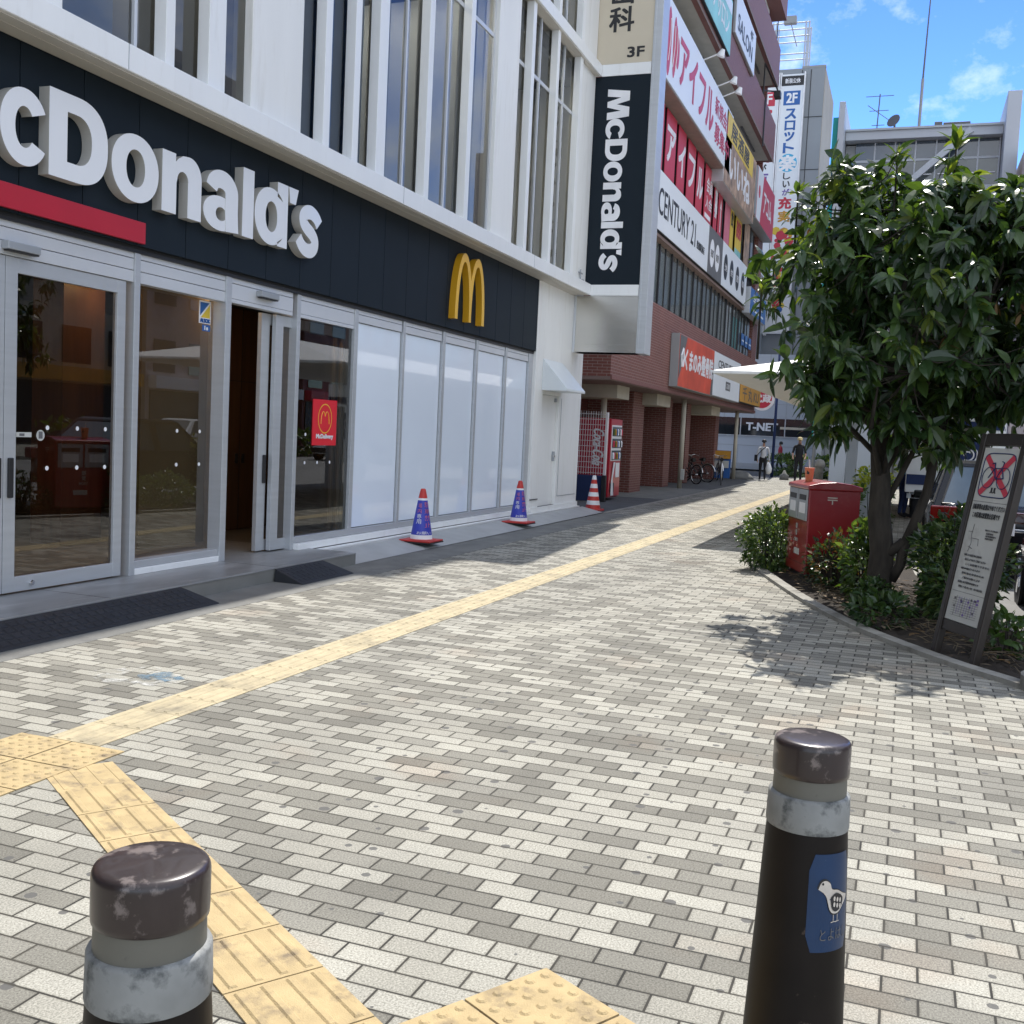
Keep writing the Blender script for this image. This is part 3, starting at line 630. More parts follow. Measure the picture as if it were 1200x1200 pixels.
# plinths
q = MB(); q.box(7.546, 8.77, 6.25, 6.44, .135, .19, 'white_metal'); q.box(7.546, 8.77, 6.27, 6.44, .192, .255, 'alu')
q.box(10.12, 17.74, 6.24, 6.42, .205, .275, 'alu'); q.box(10.12, 17.735, 6.185, 6.44, .125, .2, 'white_metal'); q.box(10.36, 17.735, 6.10, 6.18, .03, .118, 'white_metal')
part(q, 'plinth', bevel=.004)
# fixed panes
def pane(a, b, z0, z1, y, m='glass', nm='pane'):
    q = MB(); q.quad((a, y, z0), (b, y, z0), (b, y, z1), (a, y, z1), m); return part(q, nm)
pane(7.546, 8.77, .255, 2.655, 6.39); pane(10.12, 11.327, .275, 2.662, 6.285)
pane(-3.2, 2.4, .19, 2.655, 6.39)
q = MB(); q.box(11.20, 11.327, 6.297, 6.313, .275, 2.66, 'grey_metal'); part(q, 'jamb')
for a, b in ((11.411, 12.625), (12.69, 13.895), (13.98, 15.135), (15.215, 16.39), (16.47, 17.53)):
    q = MB(); q.box(a+.015, b-.015, 6.285, 6.30, .285, 2.75, 'white_film'); part(q, 'white_panel')
# sliding doors: frame > glass, handle
def door(a, b, y, zt=2.65, rail=.11, side=(.11, .08), handle=None, nm='sliding_door'):
    q = MB(); y1 = y+.05
    q.box(a, a+side[0], y, y1, .15, zt, 'alu'); q.box(b-side[1], b, y, y1, .15, zt, 'alu')
    q.box(a+side[0], b-side[1], y+.001, y1-.001, zt-.11, zt, 'alu'); q.box(a+side[0], b-side[1], y+.001, y1-.001, .15, .265, 'alu')
    d = part(q, nm, bevel=.003)
    g = MB(); g.quad((a+side[0], y+.025, .265), (b-side[1], y+.025, .265), (b-side[1], y+.025, zt-.11), (a+side[0], y+.025, zt-.11), 'glass'); g.build('door_glass', d)
    if handle is not None:
        h = MB(); h.box(handle-.025, handle+.025, y-.018, y-.001, .87, 1.17, 'black'); h.build('door_handle', d, .006)
    return d
d1 = door(4.90, 6.109, 6.27, side=(.11, .11), handle=6.055)
d2 = door(6.117, 7.40, 6.272, side=(.115, .10), handle=6.175)
h = MB(); h.lathe([(.024, 0), (.022, .012), (.012, .015)], (6.40, 6.271, .205), 'chrome', 16, (0, -1, 0)); h.build('door_lock', d2)
d3 = door(9.595, 11.25, 6.385, side=(.15, .1), handle=9.70); d4 = door(9.755, 11.28, 6.315, side=(.142, .1))
# motion sensors over the doors
for a, b, z in ((6.06, 6.37, 2.69), (9.29, 9.61, 2.775)):
    q = MB(); q.box(a, b, 6.19, 6.258, z, z+.06, 'grey_metal'); q.box(a+.008, b-.008, 6.195, 6.25, z-.012, z-.001, 'black'); part(q, 'door_sensor', bevel=.008)
# safety dots and stickers on the panes
q = MB()
for xs, y in (((6.56, 6.88, 7.2), 6.291), ((7.68, 8.26, 8.60), 6.388), ((10.35, 10.62, 10.9), 6.283)):
    for x in xs:
        for z in (1.085, 1.40): q.lathe([(.018, 0), (.018, .0012)], (x, y-.002, z), 'ink_w', 14, (0, -1, 0))
part(q, 'safety_dot')
q = MB(); q.box(6.25, 6.40, 6.289, 6.2905, 1.325, 1.362, 'paper'); q.lathe([(.042, 0), (.042, .001)], (6.49, 6.2895, 1.34), 'paper', 24, (0, -1, 0)); q.box(6.47, 6.51, 6.2872, 6.2878, 1.315, 1.37, 'ink_g'); q.box(6.28, 6.33, 6.2882, 6.2886, 1.333, 1.353, 'ink_g')
part(q, 'door_sticker')
q = MB(); yy = 6.386
q.box(8.545, 8.725, yy, yy+.0015, 2.43, 2.645, 'ink_w')
q.add([(8.56, yy-.001, 2.50), (8.56, yy-.001, 2.63), (8.70, yy-.001, 2.63)], [(0, 1, 2)], 'ink_b'); q.add([(8.572, yy-.001, 2.485), (8.712, yy-.001, 2.485), (8.712, yy-.001, 2.62)], [(0, 1, 2)], 'yellow')
text(q, 'ALSOK', (8.56, yy-.0012, 2.44), X_, Z_, -Y_, .15, .035, 'ink_b', .2)
q.box(8.60, 8.72, yy, yy+.0015, 2.36, 2.42, 'ink_b'); text(q, '1s', (8.63, yy-.0005, 2.372), X_, Z_, -Y_, .05, .036, 'ink_w', .15)
part(q, 'security_sticker')
# service door and its sloping hood
q = MB(); q.box(18.205, 19.175, 6.25, 6.30, .19, 2.225, 'white_wall'); q.box(18.21, 19.17, 6.20, 6.25, .185, .20, 'black')
sd = part(q, 'service_door', bevel=.003)
h = MB(); h.box(19.06, 19.09, 6.20, 6.249, 1.02, 1.20, 'grey_metal'); h.box(19.02, 19.09, 6.19, 6.21, 1.10, 1.125, 'chrome'); h.build('door_handle', sd, .004); h = MB(); h.box(19.05, 19.12, 6.21, 6.249, 2.12, 2.19, 'grey_metal'); h.build('door_closer', sd, .004)
q = MB(); q.add([(18.12, 6.188, 2.30), (19.26, 6.188, 2.30), (19.26, 6.188, 2.86), (18.12, 6.188, 2.86), (18.12, 5.72, 2.30), (19.26, 5.72, 2.30), (19.26, 5.72, 2.34), (18.12, 5.72, 2.34)],
                [(4, 5, 6, 7), (7, 6, 2, 3), (0, 4, 7, 3), (1, 2, 6, 5), (0, 1, 5, 4)], 'hood')
part(q, 'door_hood', bevel=.005)
# shop interior: floor, back wall, wooden lining, ceiling with lamps
q = MB(); q.box(XL+.35, 17.7, 6.5, 11.0, .10, .132, 'room_floor'); part(q, 'shop_floor')
q = MB(); q.box(XL+.35, 17.7, 11.0, 11.2, .135, 4.15, 'room'); q.box(XL+.35, 17.7, 6.5, 10.99, 2.95, 3.0, 'room_ceil'); q.box(12.60, 12.64, 6.5, 10.9, .135, 2.94, 'room'); part(q, 'shop_wall')
q = MB(); q.box(10.6, 12.4, 7.9, 8.0, .14, 2.9, 'wood'); part(q, 'wood_lining'); q = MB(); q.box(8.75, 9.35, 8.2, 8.6, .14, 2.9, 'wood'); part(q, 'wood_column'); q = MB(); q.box(11.45, 11.456, 7.893, 7.899, .14, 2.9, 'black'); q.box(11.36, 11.40, 7.88, 7.899, .98, 1.10, 'black'); q.box(11.5, 11.54, 7.88, 7.899, .98, 1.10, 'black'); q.box(10.6, 12.4, 7.893, 7.899, 2.0, 2.008, 'black'); part(q, 'wood_lining')
q = MB(); q.box(8.98, 10.25, 7.4, 7.43, .14, 2.9, 'blind'); part(q, 'roller_blind')
q = MB()
for x, y in ((9.15, 7.9), (5.0, 7.9), (3.0, 8.4), (8.3, 9.6), (5.8, 9.8), (10.2, 7.2), (8.4, 7.0)): q.lathe([(.075, 0), (.075, .008)], (x, y, 2.935), 'lamp_o', 14)
part(q, 'ceiling_lamp')
# upper storeys: set-back panes, slim frames, deep white fins
for s, (z0, z1) in enumerate(((4.40, 8.25), (8.456, 12.30))):
    solid = [(-3.0, -2.2), (1.6, 2.4), (5.40, 6.33), (8.70, 9.58), (14.83, 15.70), (18.90, 19.77)]
    for a, b in solid: q = MB(); q.box(a, b, 5.985, 6.2, z0, z1, 'white_wall'); part(q, 'wall_panel', bevel=.006)
    for (a, b), (c, d) in zip(solid, solid[1:]): q = MB(); q.quad((b, 6.07, z0), (c, 6.07, z0), (c, 6.07, z1), (b, 6.07, z1), 'glass_up'); part(q, 'window')
    fins = [(-1.9, -1.79), (-.9, -.68), (.4, .52), (7.41, 7.525), (7.98, 8.22), (9.92, 10.05), (10.54, 10.67), (11.09, 11.31), (12.39, 12.53), (13.68, 13.82), (16.10, 16.24), (17.33, 17.46), (18.62, 18.78), (2.9, 3.02), (4.0, 4.22)]
    for a, b in fins:
        q = MB(); q.box(a, b, 5.93, 6.05, z0, z1, 'white_metal'); part(q, 'fin', bevel=.004)
    q = MB()
    for x in (7.16, 9.60, 11.98, 13.22, 14.79, 15.72, 16.80, 18.05): q.box(x, x+.035, 6.04, 6.085, z0, z1, 'alu_l')
    for (a, b), (c, d) in zip(solid, solid[1:]): q.box(b, c, 6.052, 6.08, z0+2.83, z0+2.89, 'alu_l'); q.box(b, c, 6.053, 6.079, z0, z0+.05, 'alu_l')
    part(q, 'window_frame', bevel=.003)
    q = MB(); q.box(XL+.35, 18.8, 10.4, 10.6, z0+.03, z1, 'far_grey'); q.box(XL+.35, 18.8, 6.3, 10.39, z1-.25, z1-.15, 'room_ceil'); q.box(10.9, 11.0, 6.6, 10.3, z0+.03, z1-.3, 'far_grey'); q.box(15.0, 15.2, 6.3, 10.3, z0+.03, z1-.3, 'fin'); part(q, 'upper_room')
    q = MB()
    for x in (6.9, 10.2, 12.0, 13.2, 14.3, 16.4, 17.6):
        for y in (6.9, 8.1): q.lathe([(.07, 0), (.07, .01)], (x, y, z1-.265), 'lamp_w', 12)
    part(q, 'ceiling_lamp')
    q = MB()
    for a, b in ((9.62, 11.05), (6.44, 7.0)): q.box(a, b, 6.12, 6.14, z0+.05, z1-.3, 'blind_b')
    part(q, 'window_blind')
    for a, b in ((11.34, 11.85), (13.86, 14.5), (12.62, 12.95)):
        q = MB(); q.add([(a+(b-a)*i/16, 6.20+.03*(i % 2), z) for z in (z0+.05, z1-.3) for i in range(17)], [(i, i+1, 18+i, 17+i) for i in range(16)], 'far_grey'); part(q, 'curtain')
q = MB(); q.box(19.30, 19.42, 5.90, 6.02, 4.40, 4.43, 'grey_metal'); q.tube([(19.36, 5.96, 4.43), (19.36, 5.96, 4.62)], .012, 'grey_metal', 6); q.tube([(19.25, 5.96, 4.55), (19.47, 5.96, 4.55)], .014, 'grey_metal', 6); part(q, 'ledge_light')

# ------------------------------------------------ raised shop name, letter by letter
sg = thing('shop_name_sign', 'large raised white letters on the dark fascia over the doors', 'shop sign', (8, 6.2, 3.6))
boxes = [('M', 5.05, 5.86, 3.278, 3.916), ('c', 5.881, 6.30, 3.283, 3.827), ('D', 6.337, 6.955, 3.278, 3.916), ('o', 6.998, 7.568, 3.276, 3.818), ('n', 7.613, 8.152, 3.282, 3.808), ('a', 8.188, 8.728, 3.264, 3.812), ('l', 8.785, 8.968, 3.281, 3.926), ('d', 8.986, 9.570, 3.282, 3.923), ("'", 9.585, 9.765, 3.765, 3.923), ('s', 9.735, 10.245, 3.272, 3.822)]
for ch, x0, x1, z0, z1 in boxes:
    q = MB(); put_letter(q, ch, (x0, 6.198, z0), X_, Z_, -Y_, x1-x0, z1-z0, .098, 'letter', 'letter_side')
    q.build('letter', sg, .004, seg=1)
q = MB(); q.box(-2.0, 7.50, 6.165, 6.197, 2.972, 3.148, 'red_bar')
tag(q.build('accent_bar', bevel=.003), 'long flat red bar below the raised white letters', 'sign bar')
# golden arches
q = MB()
def arch_pts(c, w, h, a0, a1, n=28): return [(c+w*math.cos(R(a0+(a1-a0)*i/n)), h*max(0, math.sin(R(a0+(a1-a0)*i/n)))**.92) for i in range(n+1)]
a_meet = math.degrees(math.acos(.245/.305))
P = arch_pts(.305, .305, .95, 180, a_meet)+arch_pts(.795, .305, .95, 180-a_meet, 0)[1:]
P += arch_pts(.795, .205, .83, 0, 180)[0:]+arch_pts(.305, .205, .83, 0, 180)
P = [(1.0*x, z) for x, z in P]
c = bpy.data.curves.new('arches', 'CURVE'); c.dimensions = '2D'; c.fill_mode = 'BOTH'; c.extrude = .5
sp = c.splines.new('POLY'); sp.points.add(len(P)-1); sp.use_cyclic_u = True
for a, (x, y) in zip(sp.points, P): a.co = (x, y, 0, 1)
ob = bpy.data.objects.new('arches', c); col.objects.link(ob); e = ob.evaluated_get(bpy.context.evaluated_depsgraph_get()); me = e.to_mesh()
V = [(13.92+v.co.x, 6.198-(v.co.z+.5)*.098, 3.09+v.co.y) for v in me.vertices]
FF = [list(p.vertices) for p in me.polygons if abs(p.normal.z) > .5]; FS = [list(p.vertices) for p in me.polygons if abs(p.normal.z) <= .5]
e.to_mesh_clear(); bpy.data.objects.remove(ob); bpy.data.curves.remove(c)
q.add(V, FF, 'gold'); q.add(V, FS, 'gold_d')
tag(q.build('arches_sign', bevel=.004, seg=1), 'raised golden double-arch emblem on the dark fascia', 'shop sign')
# red delivery poster on the glass
q = MB(); q.box(10.49, 11.02, 6.276, 6.283, 1.28, 1.80, 'poster_red')
for i in range(28):
    t0, t1 = 2*math.pi*i/28, 2*math.pi*(i+1)/28
    q.add([(10.755+.155*math.cos(t)*r, 6.2745, 1.585+.17*math.sin(t)*r) for t, r in ((t0, 1), (t1, 1), (t1, .93), (t0, .93))], [(0, 1, 2, 3)], 'gold')
for (x0, z0), (x1, z1) in zip(P[:56], P[1:57]):
    q.tube([(10.665+.18*x0/1.1, 6.274, 1.525+.14*z0/.95), (10.665+.18*x1/1.1, 6.274, 1.525+.14*z1/.95)], .004, 'gold', 5)
text(q, 'McDelivery', (10.57, 6.2755, 1.345), X_, Z_, -Y_, .37, .062, 'ink_w', .12)
tag(q.build('delivery_poster'), 'red square poster with a golden emblem on the shop pane', 'poster')
# blade sign standing out from the corner
bl = thing('projecting_sign', 'tall projecting sign with white name on navy, beige clinic panel above and steel box below', 'sign', (20, 5.5, 3.1))
q = MB(); q.box(19.785, 20.24, 4.93, 6.13, 4.39, 8.245, 'navy'); part(q, 'name_panel', bl)
q = MB(); q.box(19.785, 20.24, 4.93, 6.13, 8.47, 12.2, 'beige_sign'); part(q, 'clinic_panel', bl)
for z in (4.186, 8.25, 12.2): q = MB(); q.box(19.776, 20.25, 4.935, 5.872 if z < 12 else 6.13, z, z+.205 if z < 8.2 else z+.215, 'white_metal'); part(q, 'band', bl, .004)
q = MB(); q.box(19.782, 20.24, 4.93, 6.135, 3.12, 4.18, 'steel'); q.box(19.776, 20.244, 4.926, 6.137, 3.12, 3.27, 'grey_metal' if False else 'steel'); part(q, 'steel_box', bl, .004)
q = MB(); q.box(19.77, 20.26, 4.76, 4.925, 3.11, 12.42, 'alu'); q.box(19.764, 20.20, 4.88, 4.9255, 3.12, 12.40, 'alu'); part(q, 'side_post', bl, .005)
q = MB(); q.box(19.785, 20.2, 6.137, 6.185, 3.11, 12.4, 'alu_l'); part(q, 'wall_bracket', bl)
vb = [('M', 8.009, 7.447, 1), ('c', 7.464, 7.096, .86), ('D', 7.089, 6.689, 1), ('o', 6.680, 6.309, .86), ('n', 6.292, 5.943, .84), ('a', 5.928, 5.569, .86), ('l', 5.563, 5.446, 1), ('d', 5.424, 5.062, 1), ("'", 5.05, 4.937, .25), ('s', 4.985, 4.626, .87)]
q = MB()
for ch, zt, zb, h in vb:
    y0 = 5.735 if ch != "'" else 5.41
    if h in (.86, .87) or ch == 'o': y0 += .012
    put_letter(q, ch, (19.7845, y0, zt), -Z_, -Y_, -X_, zt-zb, .425*h if ch != "'" else .10, .004, 'ink_w', 'ink_w')
part(q, 'lettering', bl)
q = MB(); text(q, '3F', (19.784, 5.40, 8.575), -Y_, Z_, -X_, .315, .18, 'ink', .10); part(q, 'floor_number', bl); q = MB()
text(q, '科', (19.784, 5.775, 9.05), -Y_, Z_, -X_, .46, .44, 'ink', .055); text(q, '歯', (19.784, 5.775, 9.55), -Y_, Z_, -X_, .46, .46, 'ink', .055)
part(q, 'clinic_lettering', bl)
# rubber ramps on the step edge
def ramp(a, b, y0, y1, zt, lab):
    q = MB(); q.add([(a, y0, .01), (b, y0, .01), (b-.10, y1, zt), (a+.02, y1, zt), (a, y0, .004), (b, y0, .004), (b, y1, .004), (a, y1, .004)], [(0, 1, 2, 3), (0, 4, 5, 1), (1, 5, 6, 2), (3, 7, 4, 0), (2, 6, 7, 3)], 'rubber')
    n = int((b-a)/.085)
    for i in range(n):
        for j in range(4):
            x = a+.05+i*.085; t0, t1 = .1+j*.21, .1+j*.21+.16
            if x+.07 > b-.12: continue
            f = lambda t: (y0+(y1-y0)*t, .012+(zt-.01)*t)
            (ya, za), (yb, zb) = f(t0), f(t1)
            q.add([(x, ya, za), (x+.068, ya, za), (x+.068, yb, zb), (x, yb, zb), (x+.008, ya+.006, za+.005), (x+.06, ya+.006, za+.005), (x+.06, yb-.006, zb+.005), (x+.008, yb-.006, zb+.005)], [(4, 5, 6, 7), (0, 1, 5, 4), (1, 2, 6, 5), (2, 3, 7, 6), (3, 0, 4, 7)], 'rubber')
    return tag(q.build('rubber_ramp', bevel=.004, seg=1), lab, 'ramp', 'rubber ramps at the shop step')
ramp(3.6, 7.42, 5.27, 5.585, .125, 'long black rubber ramp against the step below the closed doors')
ramp(8.72, 9.72, 5.27, 5.585, .125, 'short black rubber ramp against the step below the open door')
# ================================================================== red brick building beyond the restaurant
rb = thing('brick_building', 'red brick tile building with stacked shop signs, arcade at street level and brown balconies', 'building', (35, 6.4, 0))
BX0, BX1 = 23.1, 46.9
q = MB(); q.box(BX0, BX1, 6.30, 6.60, 2.86, 4.98, 'brick'); q.box(BX0, BX0+.25, 6.60, 14, 2.86, 19.2, 'brick'); q.box(BX1-.25, BX1, 6.60, 14, 2.86, 19.2, 'brick'); q.box(BX0+.25, BX1-.25, 13.7, 14, 0, 19.2, 'brick')
part(q, 'brick_wall', rb)
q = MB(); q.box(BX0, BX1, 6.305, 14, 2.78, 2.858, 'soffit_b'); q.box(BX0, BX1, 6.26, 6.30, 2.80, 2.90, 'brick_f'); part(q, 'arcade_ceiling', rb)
for a, b in ((25.2, 26.4), (29.6, 31.4), (38.5, 40.3)): q = MB(); q.box(a, b, 6.68, 8.4, 2.46, 2.779, 'cream'); part(q, 'ceiling_beam', rb)
# street-level brick piers and back walls
for (a, b, c, d) in ((28.6, 29.9, 7.1, 8.4), (33.3, 34.2, 7.2, 8.4), (37.2, 37.9, 7.3, 8.4), (42.6, 43.4, 7.2, 8.4)):
    q = MB(); q.box(a, b, c, d, 0, 2.78, 'brick'); part(q, 'pier', rb, .01)
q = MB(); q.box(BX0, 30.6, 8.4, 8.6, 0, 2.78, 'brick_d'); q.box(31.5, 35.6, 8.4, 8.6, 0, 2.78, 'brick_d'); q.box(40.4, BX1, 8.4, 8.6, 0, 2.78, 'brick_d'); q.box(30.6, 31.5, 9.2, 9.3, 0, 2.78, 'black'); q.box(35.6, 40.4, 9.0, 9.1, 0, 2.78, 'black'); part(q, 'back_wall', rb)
q = MB(); q.box(31.4, 31.45, 8.3, 8.39, 0, 2.7, 'alu'); part(q, 'door_frame', rb)
q = MB(); q.box(38.0, 41.2, 8.28, 8.38, .55, 2.0, 'flyer'); q.box(38.2, 39.6, 8.26, 8.279, 1.3, 1.9, 'mint'); q.box(38.9, 40.8, 8.265, 8.278, .7, 1.2, 'beige_sign'); part(q, 'display_window', rb)
for x, y in ((25.6, 7.1), (33.17, 6.62), (44.2, 6.62)):
    q = MB(); q.lathe([(.075, 0), (.075, 2.78)], (x, y, 0), 'cream', 14); part(q, 'pole', rb, smooth=True)
# ribbon of dark windows, storey over storey
def ribbon(z0, z1, y, xs, nm='window'):
    for a, b in zip(xs, xs[1:]):
        q = MB(); q.box(a+.05, b-.05, y+.04, y+.05, z0, z1, 'pane_mid'); q.box(a-.05, a+.05, y, y+.07, z0, z1, 'black'); q.box(a+.05, b-.05, y+.01, y+.06, z0, z0+.06, 'black'); q.box((a+b)/2-.03, (a+b)/2+.03, y+.02, y+.06, z0+.06, z1, 'black')
        part(q, nm, rb)
xs = [BX0+.06+i*1.56 for i in range(15)]; xs = [x for x in xs if x < 45.5]
ribbon(4.98, 6.62, 6.42, xs)
q = MB()
for i, x in enumerate(xs[:-1]): q.box(x+.08, x+.72, 6.52, 6.53, 5.0, 6.6, 'far_grey' if i % 3 else 'sign_w')
part(q, 'window_blind', rb)
q = MB(); q.box(BX0+.25, BX1-.25, 6.56, 6.62, 4.98, 10.1, 'black'); q.box(45.5, BX1, 6.40, 6.56, 4.98, 10.1, 'brick'); part(q, 'wall', rb)
q = MB(); q.box(BX0, 45.5, 6.26, 6.55, 6.60, 6.68, 'soffit_b'); q.box(BX0, 45.5, 6.30, 6.55, 8.19, 8.25, 'black'); part(q, 'spandrel', rb)
ribbon(8.25, 10.04, 6.42, [BX0+.06+i*1.52 for i in range(15)], 'window')
# soffit above, then recessed third storey, brown balcony bands
q = MB(); q.box(BX0, 45.6, 6.02, 6.60, 10.03, 10.12, 'soffit_b'); part(q, 'soffit', rb)
q = MB(); q.box(BX0, BX1, 7.25, 7.4, 10.12, 19, 'pinkwall'); part(q, 'recessed_wall', rb)
for z0, z1 in ((13.25, 14.75), (16.3, 17.8)):
    q = MB(); q.box(BX0, 46.3, 6.10, 6.28, z0, z1, 'brick_f'); q.box(46.12, 46.3, 6.28, 7.25, z0, z1, 'brick_f'); part(q, 'balcony_front', rb)
    q = MB(); q.box(BX0, 46.3, 6.095, 6.115, z0-.05, z0+.05, 'soffit_b'); part(q, 'balcony_edge', rb)
    q = MB(); q.box(BX0, 46.1, 6.29, 7.24, z0+.02, z0+.2, 'soffit_g'); part(q, 'balcony_floor', rb)
    q = MB()
    for x in (31.5, 33.5, 35.5, 37.5, 39.5): q.lathe([(.07, 0), (.07, .03)], (x, 6.8, z0-.012), 'black', 10)
    q.box(41, 44.5, 6.62, 6.70, z0-.02, z0+.019, 'ink_g'); part(q, 'soffit_fixture', rb)
q = MB(); q.box(BX0, 45.2, 6.5, 7.2, 17.85, 19.0, 'white_wall'); part(q, 'upper_parapet', rb)
q = MB(); q.box(BX0, 46.4, 5.95, 9, 19.0, 20.4, 'brick_f'); part(q, 'top_band', rb)
q = MB(); q.box(24, 28.5, 7.1, 7.24, 10.2, 12.9, 'hood'); q.box(28.6, 29.9, 7.15, 7.24, 10.2, 12.9, 'black'); q.box(30, 37, 7.12, 7.24, 10.2, 12.9, 'sign_w'); q.box(30.1, 32, 7.09, 7.119, 10.3, 12.7, 'pinkwall'); q.box(33.5, 36.5, 7.09, 7.119, 10.3, 12.5, 'fin'); part(q, 'third_storey_window', rb)
ac = MB(); ac.box(30.6, 31.4, 6.6, 6.95, 12.35, 12.95, 'beige_sign'); ac.box(30.62, 31.38, 6.585, 6.60, 12.4, 12.9, 'grey_metal'); tag(ac.build('air_conditioner', bevel=.02), 'beige air conditioner unit behind the large white and red sign', 'air conditioner')

# ------------------------------------------------ its signs
def sign_box(name, label, x0, x1, y, t, z0, z1, m, side='grey_metal', cat='shop sign', group=None):
    s = thing(name, label, cat, ((x0+x1)/2, y, z0), group)
    q = MB(); q.box(x0, x1, y+.004, y+t, z0, z1, side); part(q, 'sign_case', s, .01)
    q = MB(); q.box(x0+.02, x1-.02, y-.006, y+.0035, z0+.02, z1-.02, m); part(q, 'sign_face', s)
    return s
S = sign_box('sign_board', 'big white sign with red katakana lettering and red leaf-like mark', 25.0, 35.3, 6.0, .40, 10.06, 11.95, 'sign_w')
q = MB()
for k, (h, w) in enumerate(((1.60, .52), (1.45, .46))):
    x0 = 25.62+k*.5; q.add([(x0+w*.5*math.cos(t)*(1 if math.cos(t) > 0 else .8)+k*.12, 5.991, 10.95+.06*k+h*.5*math.sin(t)) for t in np.linspace(0, 2*math.pi, 20)[:-1]], [list(range(19))], 'ink_r')
for k in range(3): q.add([(26.4+.12*k+.18*math.cos(t), 5.9905-.0006*k, 11.2-.1*k+.38*math.sin(t)) for t in np.linspace(0, 2*math.pi, 18)[:-1]], [list(range(17))], 'ink_r')
for k, x in enumerate((25.6, 26.1, 26.4)): q.tube([(x, 5.985, 10.5), (x+.14, 5.985, 11.0), (x+.1, 5.985, 11.5)], .012, 'sign_w', 5)
text(q, 'アイフル', (26.95, 5.992, 10.42), X_, Z_, -Y_, 4.8, 1.15, 'ink_r', .07)
text(q, '新規会員', (32.0, 5.992, 11.12), X_, Z_, -Y_, 2.75, .52, 'ink_r', .05); text(q, '募集中', (32.1, 5.992, 10.36), X_, Z_, -Y_, 2.6, .58, 'ink_r', .05)
part(q, 'lettering', S)
# red window posters, second storey
SP = []
posters = [(25.4, 27.35, ''), (27.45, 28.85, 'ア'), (28.95, 30.15, 'イ'), (30.3, 31.6, 'フ'), (31.7, 32.9, 'ル'), (33.05, 34.55, '会員'), (34.75, 35.55, '募'), (35.6, 36.5, '↑')]
for i, (a, b, s) in enumerate(posters):
    q = MB(); q.box(a+.10, b-.10, 6.375, 6.39, 8.32, 9.98, 'ink_r'); a += .06; b -= .06
    if i == 0:
        for k in range(3): q.add([(a+.9+.18*k+.26*math.cos(t), 6.3725-.0006*k, 9.2-.12*k+.48*math.sin(t)) for t in np.linspace(0, 2*math.pi, 18)[:-1]], [list(range(17))], 'ink_w')
        for k in range(2): q.tube([(a+.75+.3*k, 6.368, 8.75), (a+.9+.3*k, 6.368, 9.5)], .018, 'ink_r', 5)
    elif s == '会員':
        text(q, '会員', (a+.3, 6.374, 9.2), X_, Z_, -Y_, 1.0, .45, 'ink_w', .05); text(q, '入会', (a+.25, 6.374, 8.72), X_, Z_, -Y_, 1.05, .38, 'ink_w', .05); q.box(a+.2, b-.2, 6.371, 6.374, 8.42, 8.56, 'ink_w')
    elif s == '↑':
        q.ext([(0, 0), (.1, 0), (.1, .75), (.2, .75), (.05, 1.05), (-.1, .75), (0, .75)], (a+.4, 6.374, 8.45), X_, Z_, -Y_, .003, 'ink_w')
    else: text(q, s, (a+.18, 6.374, 8.75), X_, Z_, -Y_, min(.95, b-a-.3), .85, 'ink_w', .09)
    o = tag(q.build('window_poster'), 'red window poster ' + ['with a white leaf-like mark', 'with one white katakana', 'with a second, slanted katakana', 'with a third, hooked katakana', 'with a fourth, two-stroke katakana', 'with white kanji lines and an underline bar', 'with a single white kanji beside the arrow', 'with a tall white upward arrow'][i] + ' above the long white sign', 'poster', 'red posters in the second-storey windows')
for i, (a, b, m, lab) in enumerate(((37.0, 38.1, 'pink', 'pink poster in a second-storey window next to the red posters'), (38.2, 38.9, 'yellow', 'narrow yellow strip poster beside the pink one'), (39.4, 40.8, 'yellow', 'yellow poster with a red print in the second-storey window'), (41.6, 42.9, 'flyer', 'tan picture poster, last in the second-storey window row'))):
    q = MB(); q.box(a, b, 6.375, 6.39, 8.28, 9.95, m)
    if i == 2: text(q, '888', (a+.15, 6.373, 8.95), X_, Z_, -Y_, 1.1, .6, 'ink_r', .08); q.box(a, b, 6.371, 6.374, 8.28, 8.55, 'mint')
    if i == 1: text(q, '飲', (a+.1, 6.373, 9.1), X_, Z_, -Y_, .5, .5, 'ink', .05)
    tag(q.build('window_poster'), lab, 'poster')
S = sign_box('sign_board', 'long white sign with black capitals and round icons above the dark window ribbon', BX0+.05, 41.6, 6.2, .08, 6.70, 8.17, 'sign_w', 'black')
q = MB(); q.box(33.33, 35.89, 6.186, 6.1935, 6.71, 8.15, 'ink_g'); part(q, 'dark_panel', S)
q = MB(); text(q, 'CENTURY 21', (26.35, 6.192, 7.10), X_, Z_, -Y_, 4.85, .66, 'ink', .02); text(q, '豊橋駅前店', (31.45, 6.192, 7.12), X_, Z_, -Y_, 1.25, .24, 'ink', .03)
part(q, 'lettering', S)
for i, x in enumerate((33.98, 34.95, 36.7, 37.97, 39.3, 40.64)):
    q = MB(); yb = 6.184 if i < 2 else 6.191; q.add([(x+.40*math.cos(t), yb, 7.4+.43*math.sin(t)) for t in np.linspace(0, 2*math.pi, 28)[:-1]], [list(range(27))], 'ink_w' if i < 2 else 'ink')
    text(q, ['売買', '賃貸', '土地', '住宅', '管理', '相談'][i], (x-.24, yb-.0015, 7.27), X_, Z_, -Y_, .48, .24, 'ink_g' if i < 2 else 'ink_w', .03)
    part(q, 'round_icon', S)
S = sign_box('sign_board', 'orange red sign with white kana clinic name over the arcade', 29.2, 34.75, 6.05, .245, 2.98, 4.44, 'kuma', 'far_grey')
